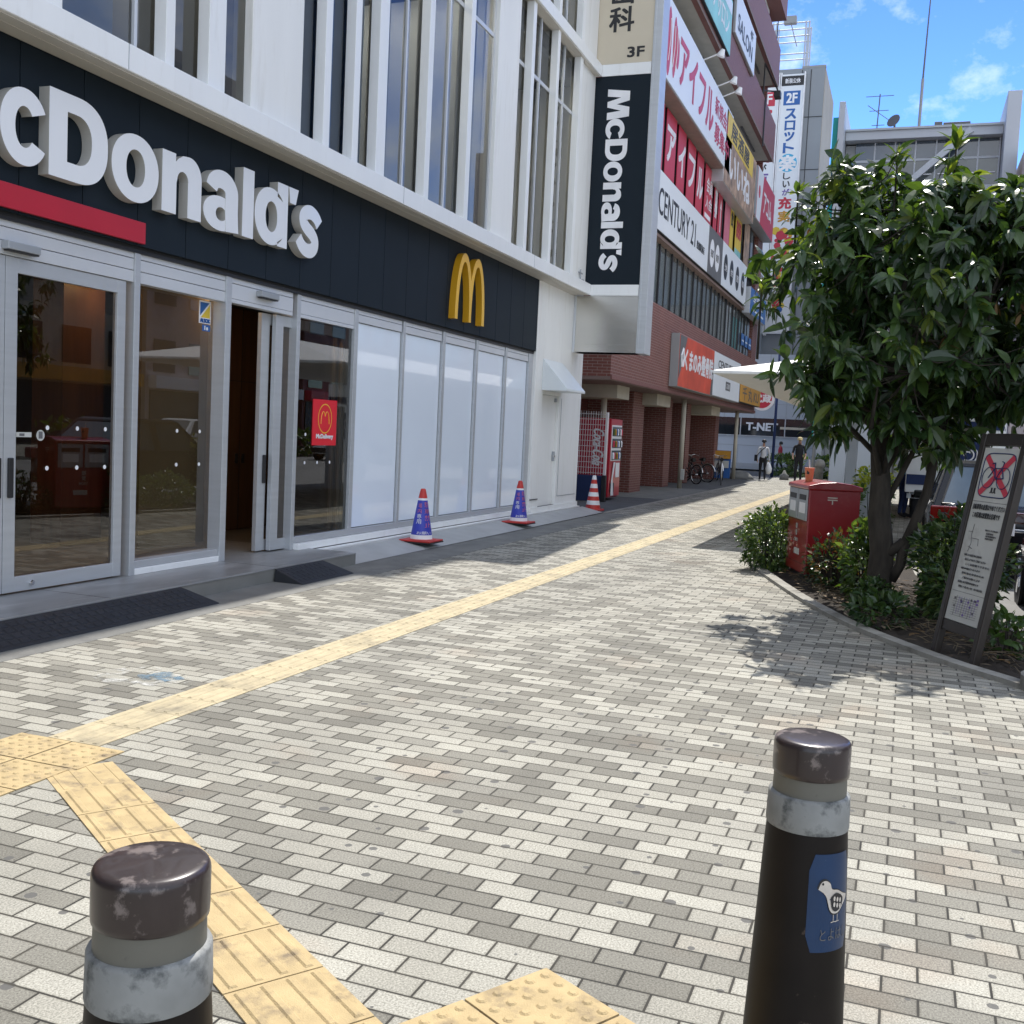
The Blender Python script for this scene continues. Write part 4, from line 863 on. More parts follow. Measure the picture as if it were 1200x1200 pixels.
q = MB(); q.add([(29.23, 6.040, 4.41), (30.2, 6.040, 4.41), (29.55, 6.040, 3.5), (29.23, 6.040, 3.2)], [(0, 1, 2, 3)], 'ink_g'); q.add([(34.3, 6.040, 3.0), (34.72, 6.040, 3.0), (34.72, 6.040, 4.1), (34.5, 6.040, 3.7)], [(0, 1, 2, 3)], 'ink_g')
q.tube([(29.55, 6.035, 3.55), (29.45, 6.035, 3.85), (29.65, 6.035, 4.05), (29.8, 6.035, 3.8), (29.7, 6.035, 3.55)], .035, 'ink_w', 6)
text(q, 'くまのみ整骨院', (30.0, 6.041, 3.50), X_, Z_, -Y_, 4.55, .60, 'ink_w', .09)
part(q, 'lettering', S)
S = sign_box('sign_board', 'white sign with small black capitals beside the orange red sign', 34.76, 40.55, 6.05, .245, 3.0, 4.44, 'sign_w', 'grey_metal')
q = MB(); text(q, 'CENTURY 21', (35.6, 6.043, 3.95), X_, Z_, -Y_, 4.0, .26, 'ink', .03); q.box(37.3, 38.3, 6.041, 6.0435, 3.30, 3.60, 'ink_g'); text(q, '店舗', (37.45, 6.040, 3.36), X_, Z_, -Y_, .7, .18, 'ink_w'); part(q, 'lettering', S)
S = sign_box('sign_board', 'amber yellow sign with brown lettering at the end of the arcade', 40.7, 46.6, 6.05, .245, 3.05, 3.75, 'amber', 'black')
q = MB(); text(q, '千 丸 KU', (41.4, 6.043, 3.15), X_, Z_, -Y_, 4.6, .5, 'ink_g', .05); part(q, 'lettering', S)
S = sign_box('sign_board', 'food picture sign with yellow lettering next to the big white sign', 34.1, 40.9, 6.0, .40, 9.65, 11.9, 'flyer', 'alu')
q = MB(); q.box(34.3, 40.0, 5.985, 5.993, 11.1, 11.85, 'yellow'); text(q, '居酒屋', (35, 5.984, 11.2), X_, Z_, -Y_, 4, .55, 'ink', .06); text(q, 'いいね', (35, 5.992, 10.0), X_, Z_, -Y_, 4.6, .95, 'ink_w', .09); part(q, 'lettering', S)
S = sign_box('sign_board', 'red and white sign at the far corner of the brick building', 41.5, 46.7, 6.0, .40, 10.0, 11.95, 'ink_r', 'grey_metal')
q = MB(); q.add([(41.53, 5.992, 10.03), (42.6, 5.992, 10.03), (43.1, 5.992, 11.93), (41.53, 5.992, 11.93)], [(0, 1, 2, 3)], 'sign_w'); text(q, 'アコム', (43.4, 5.991, 10.6), X_, Z_, -Y_, 2.4, .8, 'ink_w', .08); q.lathe([(.24, 0), (.24, .004)], (42.1, 5.992, 11.1), 'ink_r', 16, (0, -1, 0)); part(q, 'lettering', S)
S = sign_box('sign_board', 'blue sign hanging at the corner below the round icons', 41.9, 46.5, 6.05, .3, 6.5, 7.5, 'ink_b', 'alu')
q = MB(); text(q, '学習塾', (42.6, 6.043, 6.9), X_, Z_, -Y_, 2.8, .42, 'ink_w', .05); q.box(42.3, 45.8, 6.041, 6.0435, 6.66, 6.74, 'ink_w'); part(q, 'lettering', S)
q = MB()
for i in range(3): q.box(42.6+i*1.0, 43.3+i*1.0, 6.40, 6.415, 5.35, 5.8, 'ink_b'); q.box(42.7+i*1.0, 43.2+i*1.0, 6.395, 6.399, 5.5, 5.56, 'ink_w')
tag(q.build('window_poster'), 'three blue stickers across the last dark windows', 'poster')
S = sign_box('sign_board', 'mint green sign on the lower balcony band', 24.5, 33.9, 6.0, .09, 13.36, 15.0, 'mint', 'black')
q = MB(); text(q, 'エステサロン', (29.2, 5.992, 13.75), X_, Z_, -Y_, 4.2, .65, 'ink_w', .05); q.box(24.6, 33.8, 5.988, 5.9935, 14.55, 14.9, 'sign_w'); part(q, 'lettering', S)
S = sign_box('sign_board', 'white sign with black lettering on the balcony beside the mint sign', 34.6, 38.9, 6.0, .09, 14.35, 15.75, 'sign_w', 'grey_metal')
q = MB(); text(q, 'SALON', (35.0, 5.992, 14.6), X_, Z_, -Y_, 3.2, .5, 'ink', .05); text(q, '4F', (37.6, 5.992, 15.25), X_, Z_, -Y_, .6, .3, 'ink', .05); part(q, 'lettering', S)
for i, x in enumerate((30.3, 32.6, 33.6)):
    t = thing('sign_spotlight', 'white spotlight on an arm above the big white sign, ' + ['nearest of the three', 'middle one of the three', 'farthest of the three'][i], 'spotlight', (x, 6.0, 11.95), 'spotlights over the big white sign')
    q = MB(); q.tube([(x, 6.3, 12.0), (x, 5.55, 12.25)], .02, 'ink_w', 6); part(q, 'arm', t)
    q = MB(); q.lathe([(.05, 0), (.11, .16), (.12, .20)], (x, 5.55, 12.32), 'ink_w', 12, (0, .4, -1)); part(q, 'lamp_head', t)
br = thing('balcony_bracket', 'black metal bracket with a floodlight on the balcony end', 'bracket', (43.5, 6.1, 14.9))
q = MB(); q.tube([(42.5, 6.15, 14.7), (42.5, 6.15, 16.0), (43.4, 5.7, 15.2)], .035, 'black', 6); q.tube([(42.5, 6.15, 15.0), (43.4, 5.7, 15.2)], .03, 'black', 6); q.tube([(42.5, 6.05, 12.9), (42.5, 6.05, 14.7)], .03, 'black', 6); part(q, 'arm', br)
q = MB(); q.box(43.2, 43.6, 5.6, 5.85, 14.95, 15.2, 'black'); part(q, 'lamp_head', br, .02)
# vending machine behind a white wire screen, with a planter base
vm = thing('vending_machine', 'red vending machine in the alley beside the white corner wall', 'vending machine', (24.95, 7.0, 0))
q = MB(); q.box(24.4, 25.5, 6.62, 7.45, .06, 1.95, 'machine_red'); part(q, 'body', vm, .02)
q = MB(); q.box(24.44, 25.46, 6.57, 6.615, .1, 1.94, 'machine_red'); q.box(24.5, 25.4, 6.558, 6.57, .95, 1.80, 'white_metal'); part(q, 'front_door', vm, .01)
for k in range(3):
    q = MB(); q.box(24.54, 25.36, 6.550, 6.557, .98+.28*k, 1.20+.28*k, 'pane_blue')
    for j in range(7): q.lathe([(.033, 0), (.033, .12), (.02, .15)], (24.61+.115*j, 6.538, 1.0+.28*k), ['ink_w', 'ink_r', 'leaf_y', 'amber', 'ink_b', 'ink_w', 'cloth_k'][(j+k) % 7], 8)
    part(q, 'display_shelf', vm)
q = MB(); q.box(25.0, 25.32, 6.552, 6.569, .55, .90, 'white_metal'); q.box(24.55, 24.9, 6.55, 6.569, .2, .42, 'black'); part(q, 'coin_panel', vm, .004)
q = MB(); text(q, 'Coca-Cola', (24.394, 6.98, 1.72), -Z_, -Y_-Z_*.28, -X_, .86, .26, 'ink_w', .06); part(q, 'lettering', vm)
q = MB(); q.ext([(0, 0), (.25, 0), (.12, .4), (.3, .8), (.14, .8), (0, .35)], (24.6, 6.548, .12), X_, Z_, -Y_, .003, 'ink_w'); part(q, 'wave_stripe', vm)
wf = thing('wire_screen', 'white wire mesh screen before the side of the red vending machine', 'fence', (24.0, 6.8, 0))
q = MB()
for i in range(16): q.tube([(24.1, 6.62+i*.06, .62), (24.1, 6.62+i*.06, 2.10)], .006, 'mesh_w', 5)
for i in range(12): q.tube([(24.1, 6.60, .66+i*.125), (24.1, 7.55, .66+i*.125)], .006, 'mesh_w', 5)
part(q, 'wire_grid', wf)
q = MB(); q.box(24.05, 24.15, 6.56, 6.61, .0, 2.08, 'mesh_w'); part(q, 'post', wf)
q = MB(); q.box(24.0, 24.3, 6.62, 7.6, .0, .60, 'cloth_n'); tag(q.build('planter_box', bevel=.01), 'dark navy box under the white wire screen', 'box')
q = MB(); q.box(23.9, 24.02, 6.50, 6.60, 0, .62, 'black'); tag(q.build('bollard_stub', bevel=.01), 'short black post at the foot of the wire screen', 'post')
# ================================================================== far buildings
tw = thing('tower_building', 'tall blue grey concrete block with banner signs and sandy side wall', 'building', (66, 9, 0))
q = MB(); q.box(65.2, 72, 6.0, 20, 0, 23.3, 'tower'); q.box(65.22, 72.02, 5.97, 6.0, 0, 23.28, 'tower_s'); part(q, 'wall', tw)
q = MB()
for y in (6.75, 7.25): q.box(65.17, 65.198, y, y+.03, 0, 23.2, 'seam')
for z in (8, 14.3, 17.5, 20.5): q.box(65.172, 65.198, 6.01, 7.3, z, z+.03, 'seam'); 
q.box(65.19, 65.5, 5.965, 7.3, 23.3, 23.42, 'far_grey'); part(q, 'panel_joint', tw)
fr = thing('roof_frame', 'pale steel frame with a floodlight on the tower roof', 'frame', (66, 8.5, 23.3))
q = MB()
for y in (7.05, 7.25, 8.9, 9.1, 10.8):
    for x in (65.3, 66.3): q.tube([(x, y, 23.3), (x, y, 26.0)], .045, 'fin', 6)
for z in (24.2, 25.2, 25.95):
    for x in (65.3, 66.3): q.tube([(x, 7.0, z), (x, 11, z)], .04, 'fin', 6)
part(q, 'steel_bars', fr)
q = MB(); q.box(65.1, 65.5, 7.8, 8.5, 25.9, 26.3, 'far_grey'); q.tube([(65.3, 8.1, 25.9), (65.3, 7.7, 24.6)], .03, 'far_grey', 6); part(q, 'lamp_head', fr)
q = MB(); q.tube([(65.0, 8.85, 23), (65, 8.7, 34)], .03, 'black', 5); tag(q.build('lightning_rod'), 'thin dark rod rising above the tower roof frame', 'rod')
def banner(y0, y1, label, hd, floor, fm, txt, group='long banner signs on the tower'):
    s = thing('banner_sign', label, 'banner', (65, (y0+y1)/2, 9), group)
    q = MB(); q.box(64.86, 65.15, y0, y1, 8.0, 22.9, 'sign_w'); part(q, 'panel', s)
    q = MB(); q.box(64.80, 65.16, y0-.06, y0-.005, 7.9, 23.0, 'ink_w'); q.box(64.80, 65.16, y1+.005, y1+.06, 7.9, 23.0, 'ink_w'); part(q, 'edge_strip', s)
    q = MB(); q.box(64.85, 64.858, y0, y1, 22.25, 22.8, 'ink'); text(q, hd, (64.848, y1-.2, 22.38), -Y_, Z_, -X_, y1-y0-.4, .28, 'ink_w', .04)
    q.box(64.849, 64.858, y0+.16, y1-.16, 21.15, 21.95, fm); text(q, floor, (64.846, y1-.34, 21.28), -Y_, Z_, -X_, y1-y0-.68, .54, 'ink_w', .09)
    z = 20.98
    for ch, m, h, disc in txt:
        if disc: q.add([(64.8575, (y0+y1)/2+.52*math.cos(t), z-h/2+.52*math.sin(t)) for t in np.linspace(0, 2*math.pi, 30)[:-1]], [list(reversed(range(29)))], 'sky_b')
        text(q, ch, (64.852, (y0+y1)/2+h*.48, z-h*.94), -Y_, Z_, -X_, h*.92, h*.86, m, .10 if h > .55 else .06); z -= h+.04
    part(q, 'lettering', s); return s
S = banner(7.10, 8.36, 'white tower banner with a blue floor tag and blue katakana', '新装公休', '2F', 'ink_b', [('ス', 'ink_b', .64, 0), ('ロ', 'ink_b', .60, 0), ('ッ', 'ink_b', .58, 0), ('ト', 'ink_b', .64, 0), ('楽', 'ink_w', 1.0, 1), ('し', 'ink', .42, 0), ('い', 'ink', .42, 0), ('が', 'purple', .42, 0), ('充', 'ink_r', .75, 0), ('実', 'amber', .70, 0)])
q = MB(); r = np.random.default_rng(5)
for i in range(34):
    y, z, a = r.uniform(7.3, 8.2), r.uniform(9.4, 14.0), r.uniform(.10, .30)
    q.add([(64.853-.0004*i, y+a*math.cos(t), z+a*math.sin(t)) for t in np.linspace(0, 2*math.pi, 9)[:-1]], [list(reversed(range(8)))], ['ink_r', 'yellow', 'leaf_m', 'ink_r', 'amber', 'ink_b'][i % 6])
part(q, 'flower_print_lettering', S)
S = banner(8.52, 9.80, 'white tower banner with a red floor tag and red katakana', 'ルオープン', '1F', 'ink_r', [('パ', 'ink_r', .74, 0), ('チ', 'ink_r', .74, 0), ('ン', 'ink_r', .74, 0), ('コ', 'ink_r', .74, 0), ('が', 'ink', .5, 0), ('百', 'purple', .75, 0), ('ら', 'sky_b', .6, 0), ('楽', 'leaf_m', .6, 0), ('し', 'sky_b', .6, 0)])
# white panelled block in front of the tower
tn = thing('panelled_building', 'white panelled building with a dark ribbon window and white name across the crossing', 'building', (62.5, 8, 0))
q = MB(); q.box(62.6, 65.19, 3.9, 15, 0, 6.6, 'fin'); q.box(62.61, 65.19, 8.6, 15, 6.6, 11.2, 'fin'); part(q, 'wall', tn)
q = MB()
for z in (1.35, 1.0+2.75, 4.7, 6.0, 7.5, 9.3): q.box(62.585, 62.599, 3.9 if z < 6.5 else 8.6, 15, z, z+.035, 'grey_metal')
for z0, z1, o in ((0, 1.35, 0), (2.85, 4.7, .9), (4.7, 6.6, .2), (6.6, 9.3, .6), (9.3, 11.2, 0)):
    y = 3.95+o
    while y < 15:
        if z0 < 6.5 or y > 8.6: q.box(62.587, 62.599, y, y+.035, z0, z1, 'grey_metal')
        y += 1.75
part(q, 'panel_joint', tn)
q = MB(); q.box(62.55, 62.6, 5.0, 15, 1.95, 2.95, 'pane_dark'); part(q, 'ribbon_window', tn)
q = MB()
for y in (5.0, 6.6, 9.1, 10.9): q.box(62.52, 62.549, y, y+.06, 1.95, 2.95, 'alu')
q.box(62.52, 62.549, 5.0, 15, 1.90, 1.95, 'alu'); part(q, 'window_frame', tn)
q = MB(); text(q, 'T-NET', (62.53, 8.8, 2.25), -Y_, Z_, -X_, 1.75, .42, 'ink_w', .12); q.box(62.53, 62.54, 5.1, 6.9, 2.36, 2.50, 'beige_sign'); part(q, 'lettering', tn)
q = MB(); q.box(62.4, 62.6, 3.9, 15, 0, .35, 'grey_metal'); part(q, 'base_band', tn)
bb = thing('brown_building', 'dark brown clad building right of the white panelled one', 'building', (64, 3, 0))
q = MB(); q.box(63, 75, 1.4, 3.8, 0, 8, 'brown_bld'); part(q, 'wall', bb)
q = MB(); q.box(62.95, 62.99, 2.0, 3.2, .2, 2.6, 'pane_dark'); part(q, 'door', bb)
# glass-fronted building with tall end fins
gb = thing('glass_front_building', 'grey building with a band of windows between two tall pale fins', 'building', (56, .5, 0))
q = MB(); q.box(55.9, 66, -3.1, 3.9, 0, 16.3, 'far_grey'); part(q, 'wall', gb)
q = MB(); q.box(55.2, 66, -3.1, 3.9, 16.38, 16.78, 'fin'); q.box(55.1, 66, -3.1, 3.9, 16.78, 16.88, 'grey_metal'); part(q, 'roof_band', gb)
for i in range(7):
    y1 = 3.42-i*.93; y0 = y1-.86
    q = MB(); q.box(55.80, 55.86, y0, y1, 15.55, 16.36, 'pane_blue'); q.box(55.80, 55.86, y0, y1, 14.2, 15.42, 'pane_mid')
    q.box(55.76, 55.90, y0-.07, y0, 14.1, 16.37, 'fin'); q.box(55.77, 55.88, y0, y1, 15.43, 15.54, 'fin'); q.box(55.74, 55.795, y0+.1, y1-.1, 14.75, 14.80, 'ink_w'); part(q, 'window', gb)
q = MB(); q.box(55.2, 55.9, -3.05, 3.6, 13.3, 14.08, 'fin'); q.box(55.4, 55.9, -3.05, 3.6, 12.8, 13.29, 'far_grey'); part(q, 'balcony', gb)
q = MB(); q.box(55.82, 55.87, -2.9, 3.4, 8.5, 11.9, 'pane_blue'); q.box(55.8, 55.87, -2.2, -.6, 8.5, 12.0, 'fin'); part(q, 'lower_window', gb)
q = MB(); q.obox((55.15, -.05, 15.1), (0, -.74, .67), (1, 0, 0), (0, .67, .74), 2.3, .10, .14, 'fin'); part(q, 'diagonal_brace', gb)
for y0, y1, zt, m in ((-3.72, -3.12, 17.95, 'fin'), (3.92, 4.2, 17.9, 'fin')):
    q = MB(); q.box(54.0, 60, y0, y1, 0, zt, m); part(q, 'end_fin', gb, .02)
q = MB(); q.box(54.3, 55.5, 4.21, 4.46, 2, 17.25, 'teal'); part(q, 'teal_panel', gb)
# things on its roof
an = thing('whip_antenna', 'very tall thin whip antenna on the grey building roof', 'antenna', (56.5, .6, 17))
q = MB(); q.tube([(56.5, .60, 16.8), (56.5, .58, 19.5)], .07, 'far_grey', 8); part(q, 'base_pipe', an)
q = MB(); q.tube([(56.5, .58, 19.5), (56.5, .50, 23.4)], [.045, .03], 'ink_g', 6); part(q, 'mast', an)
ta = thing('television_antenna', 'spidery television aerial on the roof left of the dish', 'antenna', (56.5, 2.6, 17))
q = MB(); q.tube([(56.5, 2.55, 17), (56.5, 2.5, 18.9)], .03, 'ink_g', 6); part(q, 'mast', ta)
q = MB()
for z, l in ((18.8, .65), (18.1, .45), (17.4, .3)): q.tube([(56.5, 2.5-l, z), (56.5, 2.5+l, z)], .018, 'ink_g', 5)
q.tube([(55.9, 3.0, 18.2), (57.2, 2.0, 17.8)], .018, 'ink_g', 5); part(q, 'crossbar', ta)
ds = thing('satellite_dish', 'dark round satellite dish on the grey building roof', 'dish', (56.3, 1.75, 17))
q = MB(); q.tube([(56.3, 1.72, 17), (56.4, 1.72, 17.5)], .05, 'ink_g', 6); part(q, 'stand', ds)
q = MB(); q.lathe([(.02, 0), (.2, .05), (.33, .12), (.34, .14)], (56.3, 1.72, 17.45), 'ink_g', 18, (-.8, .5, .4)); part(q, 'reflector', ds)
q = MB(); q.box(56, 57, -1.7, -.5, 17.05, 17.25, 'ink_g'); q.box(56, 57, -.45, -.1, 17.05, 17.3, 'ink_g'); tag(q.build('roof_duct', bevel=.03), 'low dark duct on the grey roof near the right fin', 'duct')
pb = thing('pink_building', 'pale pinkish building with barred balconies at the right edge', 'building', (50, -6, 0))
q = MB(); q.box(50, 62, -9, -3.95, 0, 15.2, 'pinkwall'); part(q, 'wall', pb)
for z in (12.9, 10.6, 8.3, 6.0):
    q = MB(); q.box(49.95, 49.995, -6.5, -4.5, z, z+1.5, 'pane_dark'); part(q, 'window', pb)
    q = MB(); q.box(49.4, 49.95, -6.6, -4.3, z-.35, z-.15, 'pinkwall'); part(q, 'balcony', pb)
# blocks along the far side of the street (they also show, mirrored, in the shop glass)
def block(x0, x1, h, m, label, fl=3.3, wm='pane_dark', y=-26, sign=None):
    b = thing('street_block', label, 'building', ((x0+x1)/2, y, 0), 'blocks across the street')
    q = MB(); q.box(x0, x1, y-12, y, 0, h, m); part(q, 'wall', b)
    z = 3.6; k = 0
    while z+1.6 < h:
        n = int((x1-x0)/2.4)
        q = MB()
        for i in range(n):
            a = x0+(x1-x0)*(i+.2)/n; c = x0+(x1-x0)*(i+.8)/n; q.box(a, c, y+.01, y+.05, z, z+1.6, wm)
        part(q, 'window', b); z += fl
    q = MB(); q.box(x0+.3, x1-.3, y+.01, y+.06, .1, 2.7, 'black'); part(q, 'shopfront', b)
    q = MB(); q.box(x0+.2, x1-.2, y+.02, y+.5, 2.8, 3.4, sign or 'sign_w'); part(q, 'sign_board', b)
block(6, 18, 13, 'beige_sign', 'sand coloured block across the street, mirrored in shop glass', y=-22)
block(18.5, 30, 17, 'tower', 'blue grey block across the street, mirrored in shop glass', sign='ink_b', y=-22)
block(30.5, 42, 11, 'cream', 'cream coloured block across the street, mirrored in shop glass', sign='amber', y=-22)
block(42.5, 56, 19, 'pinkwall', 'tall pale pink block across the street, mirrored in shop glass', wm='pane_blue', y=-22)
block(56.5, 70, 12, 'brick_f', 'low brown tiled block across the street, mirrored in shop glass', sign='ink_r', y=-22)
block(70.5, 92, 16, 'far_grey', 'long grey block across the street, mirrored in white shop panels', wm='pane_blue', y=-22)
# ================================================================== bollards
def bollard(x, y, label, emblem):
    b = thing('bollard', label, 'bollard', (x, y, 0), 'tapered brown bollards')
    q = MB(); q.lathe([(.118, 0), (.116, .15), (.105, .40), (.0955, .62), (.0925, .668)], (x, y, 0), 'bronze', 48, cap=False); q.build('post', b, smooth=True)
    q = MB(); q.lathe([(.0945, .662), (.0955, .668), (.0935, .7350), (.0915, .739), (.084, .741)], (x, y, 0), 'band_w', 48, cap=False); q.build('reflective_band', b, smooth=True)
    q = MB(); q.lathe([(.0845, .725), (.0845, .745), (.0835, .79)], (x, y, 0), 'band_g', 48, cap=False); q.build('neck', b, smooth=True)
    q = MB(); q.lathe([(.083, .782), (.0875, .785), (.0882, .795), (.0882, .852), (.0873, .859), (.0845, .8645), (.0795, .8672), (.07, .8685), (.04, .8700), (.0, .8708)], (x, y, 0), 'cap_wear', 48, cap=False); q.build('cap', b, smooth=True)
    if emblem:
        rr = lambda z: .118-(.118-.0925)*(z/.668)**1.05
        def on(a, z, d): return (x+(rr(z)+d)*math.cos(a), y+(rr(z)+d)*math.sin(a), z)
        e = thing('emblem_plate', '', ''); bpy.data.objects.remove(e)
        A0, A1, Z0, Z1 = R(-169), R(-100), .395, .622
        q = MB(); n = 18; V = []; F = []
        for j in range(13):
            z = Z0+(Z1-Z0)*j/12
            for i in range(n+1):
                t = i/n; cut = .10 if j in (0, 12) else (.05 if j in (1, 11) else 0)
                V.append(on(A0+(A1-A0)*(cut+(1-2*cut)*t), z, .0025))
        for j in range(12):
            for i in range(n): F.append((j*(n+1)+i, j*(n+1)+i+1, (j+1)*(n+1)+i+1, (j+1)*(n+1)+i))
        q.add(V, F, 'emblem'); ep = q.build('emblem_plate', b, smooth=True)
        q = MB()
        def patch(P, m, d): q.add([on(A0+(A1-A0)*u, Z0+(Z1-Z0)*v, d) for u, v in P], [list(range(len(P)))], m)
        body = smooth_path([(.16, .66), (.22, .735), (.32, .755), (.42, .72), (.47, .655), (.62, .635), (.80, .58), (.93, .55), (.90, .50), (.78, .44), (.66, .38), (.52, .375), (.43, .42), (.38, .50), (.34, .57), (.27, .62)], 5)
        patch([(a*1.0, b_) for a, b_ in body], 'ink', .0036)
        ins = [( .53+(a-.53)*.93, .555+(b_-.555)*.90) for a, b_ in body]; patch(ins, 'relief', .0044)
        patch([(.27+.022*math.cos(t), .705+.014*math.sin(t)) for t in np.linspace(0, 2*math.pi, 10)[:-1]], 'ink', .0052)
        wing = smooth_path([(.45, .56), (.58, .60), (.76, .54), (.72, .45), (.58, .41), (.48, .45), (.45, .56)], 5)[:-1]; patch(wing, 'ink', .0050)
        for i in range(3):
            for j in range(2): patch([(.53+.075*i+.026*math.cos(t), .545-.06*j-.012*i+.026*math.sin(t)) for t in np.linspace(0, 2*math.pi, 9)[:-1]], 'relief', .0056)
        for u in (.52, .62): patch([(u, .38), (u+.012, .38), (u+.012, .31), (u, .31)], 'relief', .0044); patch([(u-.05, .30), (u+.05, .305), (u+.05, .312), (u-.05, .31)], 'relief', .0046)
        V, Fc, asp = text_geo('とよはし'); q.add([on(A0+(A1-A0)*(.26+.66*a), Z0+(Z1-Z0)*(.12+.12*b_), .0042) for a, b_ in V], Fc, 'ink_g')
        q.build('bird_relief', ep)
    return b
bollard(2.563, .16, 'brown bollard with a blue emblem plate showing a bird', True)
bollard(1.309, 1.039, 'brown bollard with scuffed peeling cap and no emblem plate', False)

# ================================================================== mailbox and the cup on it
MA = Vector((12.277, .986, 0)); th = R(20); mu = Vector((math.cos(th), math.sin(th), 0)); mw = Vector((mu.y, -mu.x, 0)); mn = -mw
mb_ = thing('mailbox', 'big red post box with grey slot panel standing in the planting bed', 'mailbox', tuple(MA+mu*.42+mw*.28))
LW, LD = .85, .57
def mbox(a0, a1, d0, d1, z0, z1, m, name, par=mb_, bev=.012, **k):
    q = MB(); c = MA+mu*((a0+a1)/2)+mw*((d0+d1)/2)+Vector((0, 0, (z0+z1)/2)); q.obox(c, mu, mw, Z_, (a1-a0)/2, (d1-d0)/2, (z1-z0)/2, m); return q.build(name, par, bev, **k)
mbox(0, LW, 0, LD, .10, 1.06, 'red_paint', 'body')
q = MB()
pr = [(-.02, 1.055), (LD+.02, 1.055), (LD+.02, 1.10), (LD*.8, 1.135), (LD*.5, 1.15), (LD*.2, 1.135), (-.02, 1.10)]
k = len(pr); V = [tuple(MA+mu*a+mw*d+Z_*z) for a in (-.02, LW+.02) for d, z in pr]
q.add(V, [list(range(k)), list(range(2*k-1, k-1, -1))]+[(i, k+i, k+(i+1) % k, (i+1) % k) for i in range(k)], 'red_paint'); q.build('lid', mb_, .012)
for i in range(2):
    a0 = .03+i*.41
    mbox(a0, a0+.38, -.012, .0, .70, 1.05, 'grey_metal', 'slot_panel', bev=.006)
    mbox(a0+.05, a0+.33, -.016, -.0125, .93, .99, 'black', 'slot', bev=.002)
    mbox(a0+.07, a0+.31, -.0155, -.0125, .78, .90, 'ink_w', 'notice_plate', bev=.001)
q = MB(); o = MA+mu*.46-mw*.0005
text(q, '郵', tuple(MA+mu*.40+Z_*.585), mu, Z_, mn, .065, .065, 'paper', .05); text(q, '便', tuple(MA+mu*.40+Z_*.51), mu, Z_, mn, .065, .065, 'paper', .05); text(q, 'POST', tuple(MA+mu*.36+Z_*.44), mu, Z_, mn, .14, .04, 'paper', .08)
q.obox(tuple(MA+mu*.38-mw*.003+Z_*.33), mu, mw, Z_, .11, .001, .035, 'paper'); q.build('front_lettering', mb_)
q = MB(); s0 = MA+mw*.26+mu*(-.002)+Z_*.90
q.obox(tuple(s0+Z_*.075), mw, mu, Z_, .055, .001, .006, 'relief'); q.obox(tuple(s0+Z_*.050), mw, mu, Z_, .055, .001, .006, 'relief'); q.obox(tuple(s0+Z_*.022), mw, mu, Z_, .006, .001, .022, 'relief'); q.build('postal_mark', mb_)
mbox(.05, LW-.05, .05, LD-.05, -.05, .10, 'black', 'foot', bev=0)
mbox(.02, LW-.02, -.002, .0, .688, .692, 'black', 'door_seam', bev=0); mbox(.02, LW-.02, -.002, .0, .205, .209, 'black', 'door_seam', bev=0); mbox(-.002, .0, .02, LD-.02, .13, .134, 'black', 'side_seam', bev=0)
cp = MA+mu*.50+mw*.12
cu_ = thing('drink_cup', 'orange paper cup with white straw left on the red post box', 'cup', (cp.x, cp.y, 1.128))
q = MB(); q.lathe([(.040, 1.128), (.056, 1.285), (.058, 1.288), (.054, 1.289)], (cp.x, cp.y, 0), 'orange', 24); q.build('cup_body', cu_, smooth=False)
q = MB(); q.tube([(cp.x, cp.y, 1.25), (cp.x+.01, cp.y+.012, 1.385)], .0075, 'ink_w', 8); q.build('straw', cu_)
q = MB(); q.obox((cp.x-.0505, cp.y+.012, 1.235), (0, 1, 0), (.12, 0, 1), (1, 0, -.12), .014, .02, .0015, 'board_frame'); q.build('printed_mark', cu_)

# ================================================================== no-parking notice board
P0, P1 = Vector((8.78, -.31, 0)), Vector((8.31, -.555, 0)); bdir = (P1-P0).normalized(); bn = Vector((-bdir.y, bdir.x, 0));
if bn.y > 0: bn = -bn                                     # leans back, away from the pavement
up_ = (Z_+bn*.17).normalized(); face = -(bn-Z_*bn.dot(up_)/up_.z) ; face = up_.cross(bdir); face = face if face.y > 0 else -face
W = (P1-P0).length; HT = 1.72
nb = thing('notice_board', 'leaning bronze framed notice board with a crossed-out bicycle', 'notice board', tuple((P0+P1)/2))
for p in (P0, P1):
    q = MB(); q.obox(tuple(p+up_*(HT/2-.05)), bdir, up_, face, .030, HT/2+.05, .030, 'board_frame'); q.build('post', nb, .008)
q = MB(); q.obox(tuple((P0+P1)/2+up_*(HT-.04)), bdir, up_, face, W/2-.031, .045, .022, 'board_frame'); q.build('cross_rail', nb, .004); q = MB(); q.obox(tuple((P0+P1)/2+up_*.24), bdir, up_, face, W/2-.031, .04, .018, 'board_frame'); q.build('cross_rail', nb, .004)
bc = P0+up_*.285; q = MB(); BW, BH = W-.062, 1.33
bo = P0+bdir*.031+up_*.285
q.obox(tuple(bo+bdir*BW/2+up_*BH/2), bdir, up_, face, BW/2, BH/2, .010, 'paper'); pn = q.build('panel', nb)
q = MB(); f0 = face*.0115
def bp(a, b, d=0): return bo+bdir*(a*BW)+up_*(b*BH)+f0+face*d
def bquad(a0, b0, a1, b1, m, d=0): q.quad(bp(a0, b0, d), bp(a1, b0, d), bp(a1, b1, d), bp(a0, b1, d), m)
fr_ = arc(0, 0, 1, 1, 0, 359, 40, .35)
for (x0, y0), (x1, y1) in zip(fr_, fr_[1:]+fr_[:1]):
    a = lambda x, y: (.5+.43*x, .845+.125*y)
    q.tube([bp(*a(x0, y0)), bp(*a(x1, y1))], .0045, 'cloth_n', 5)
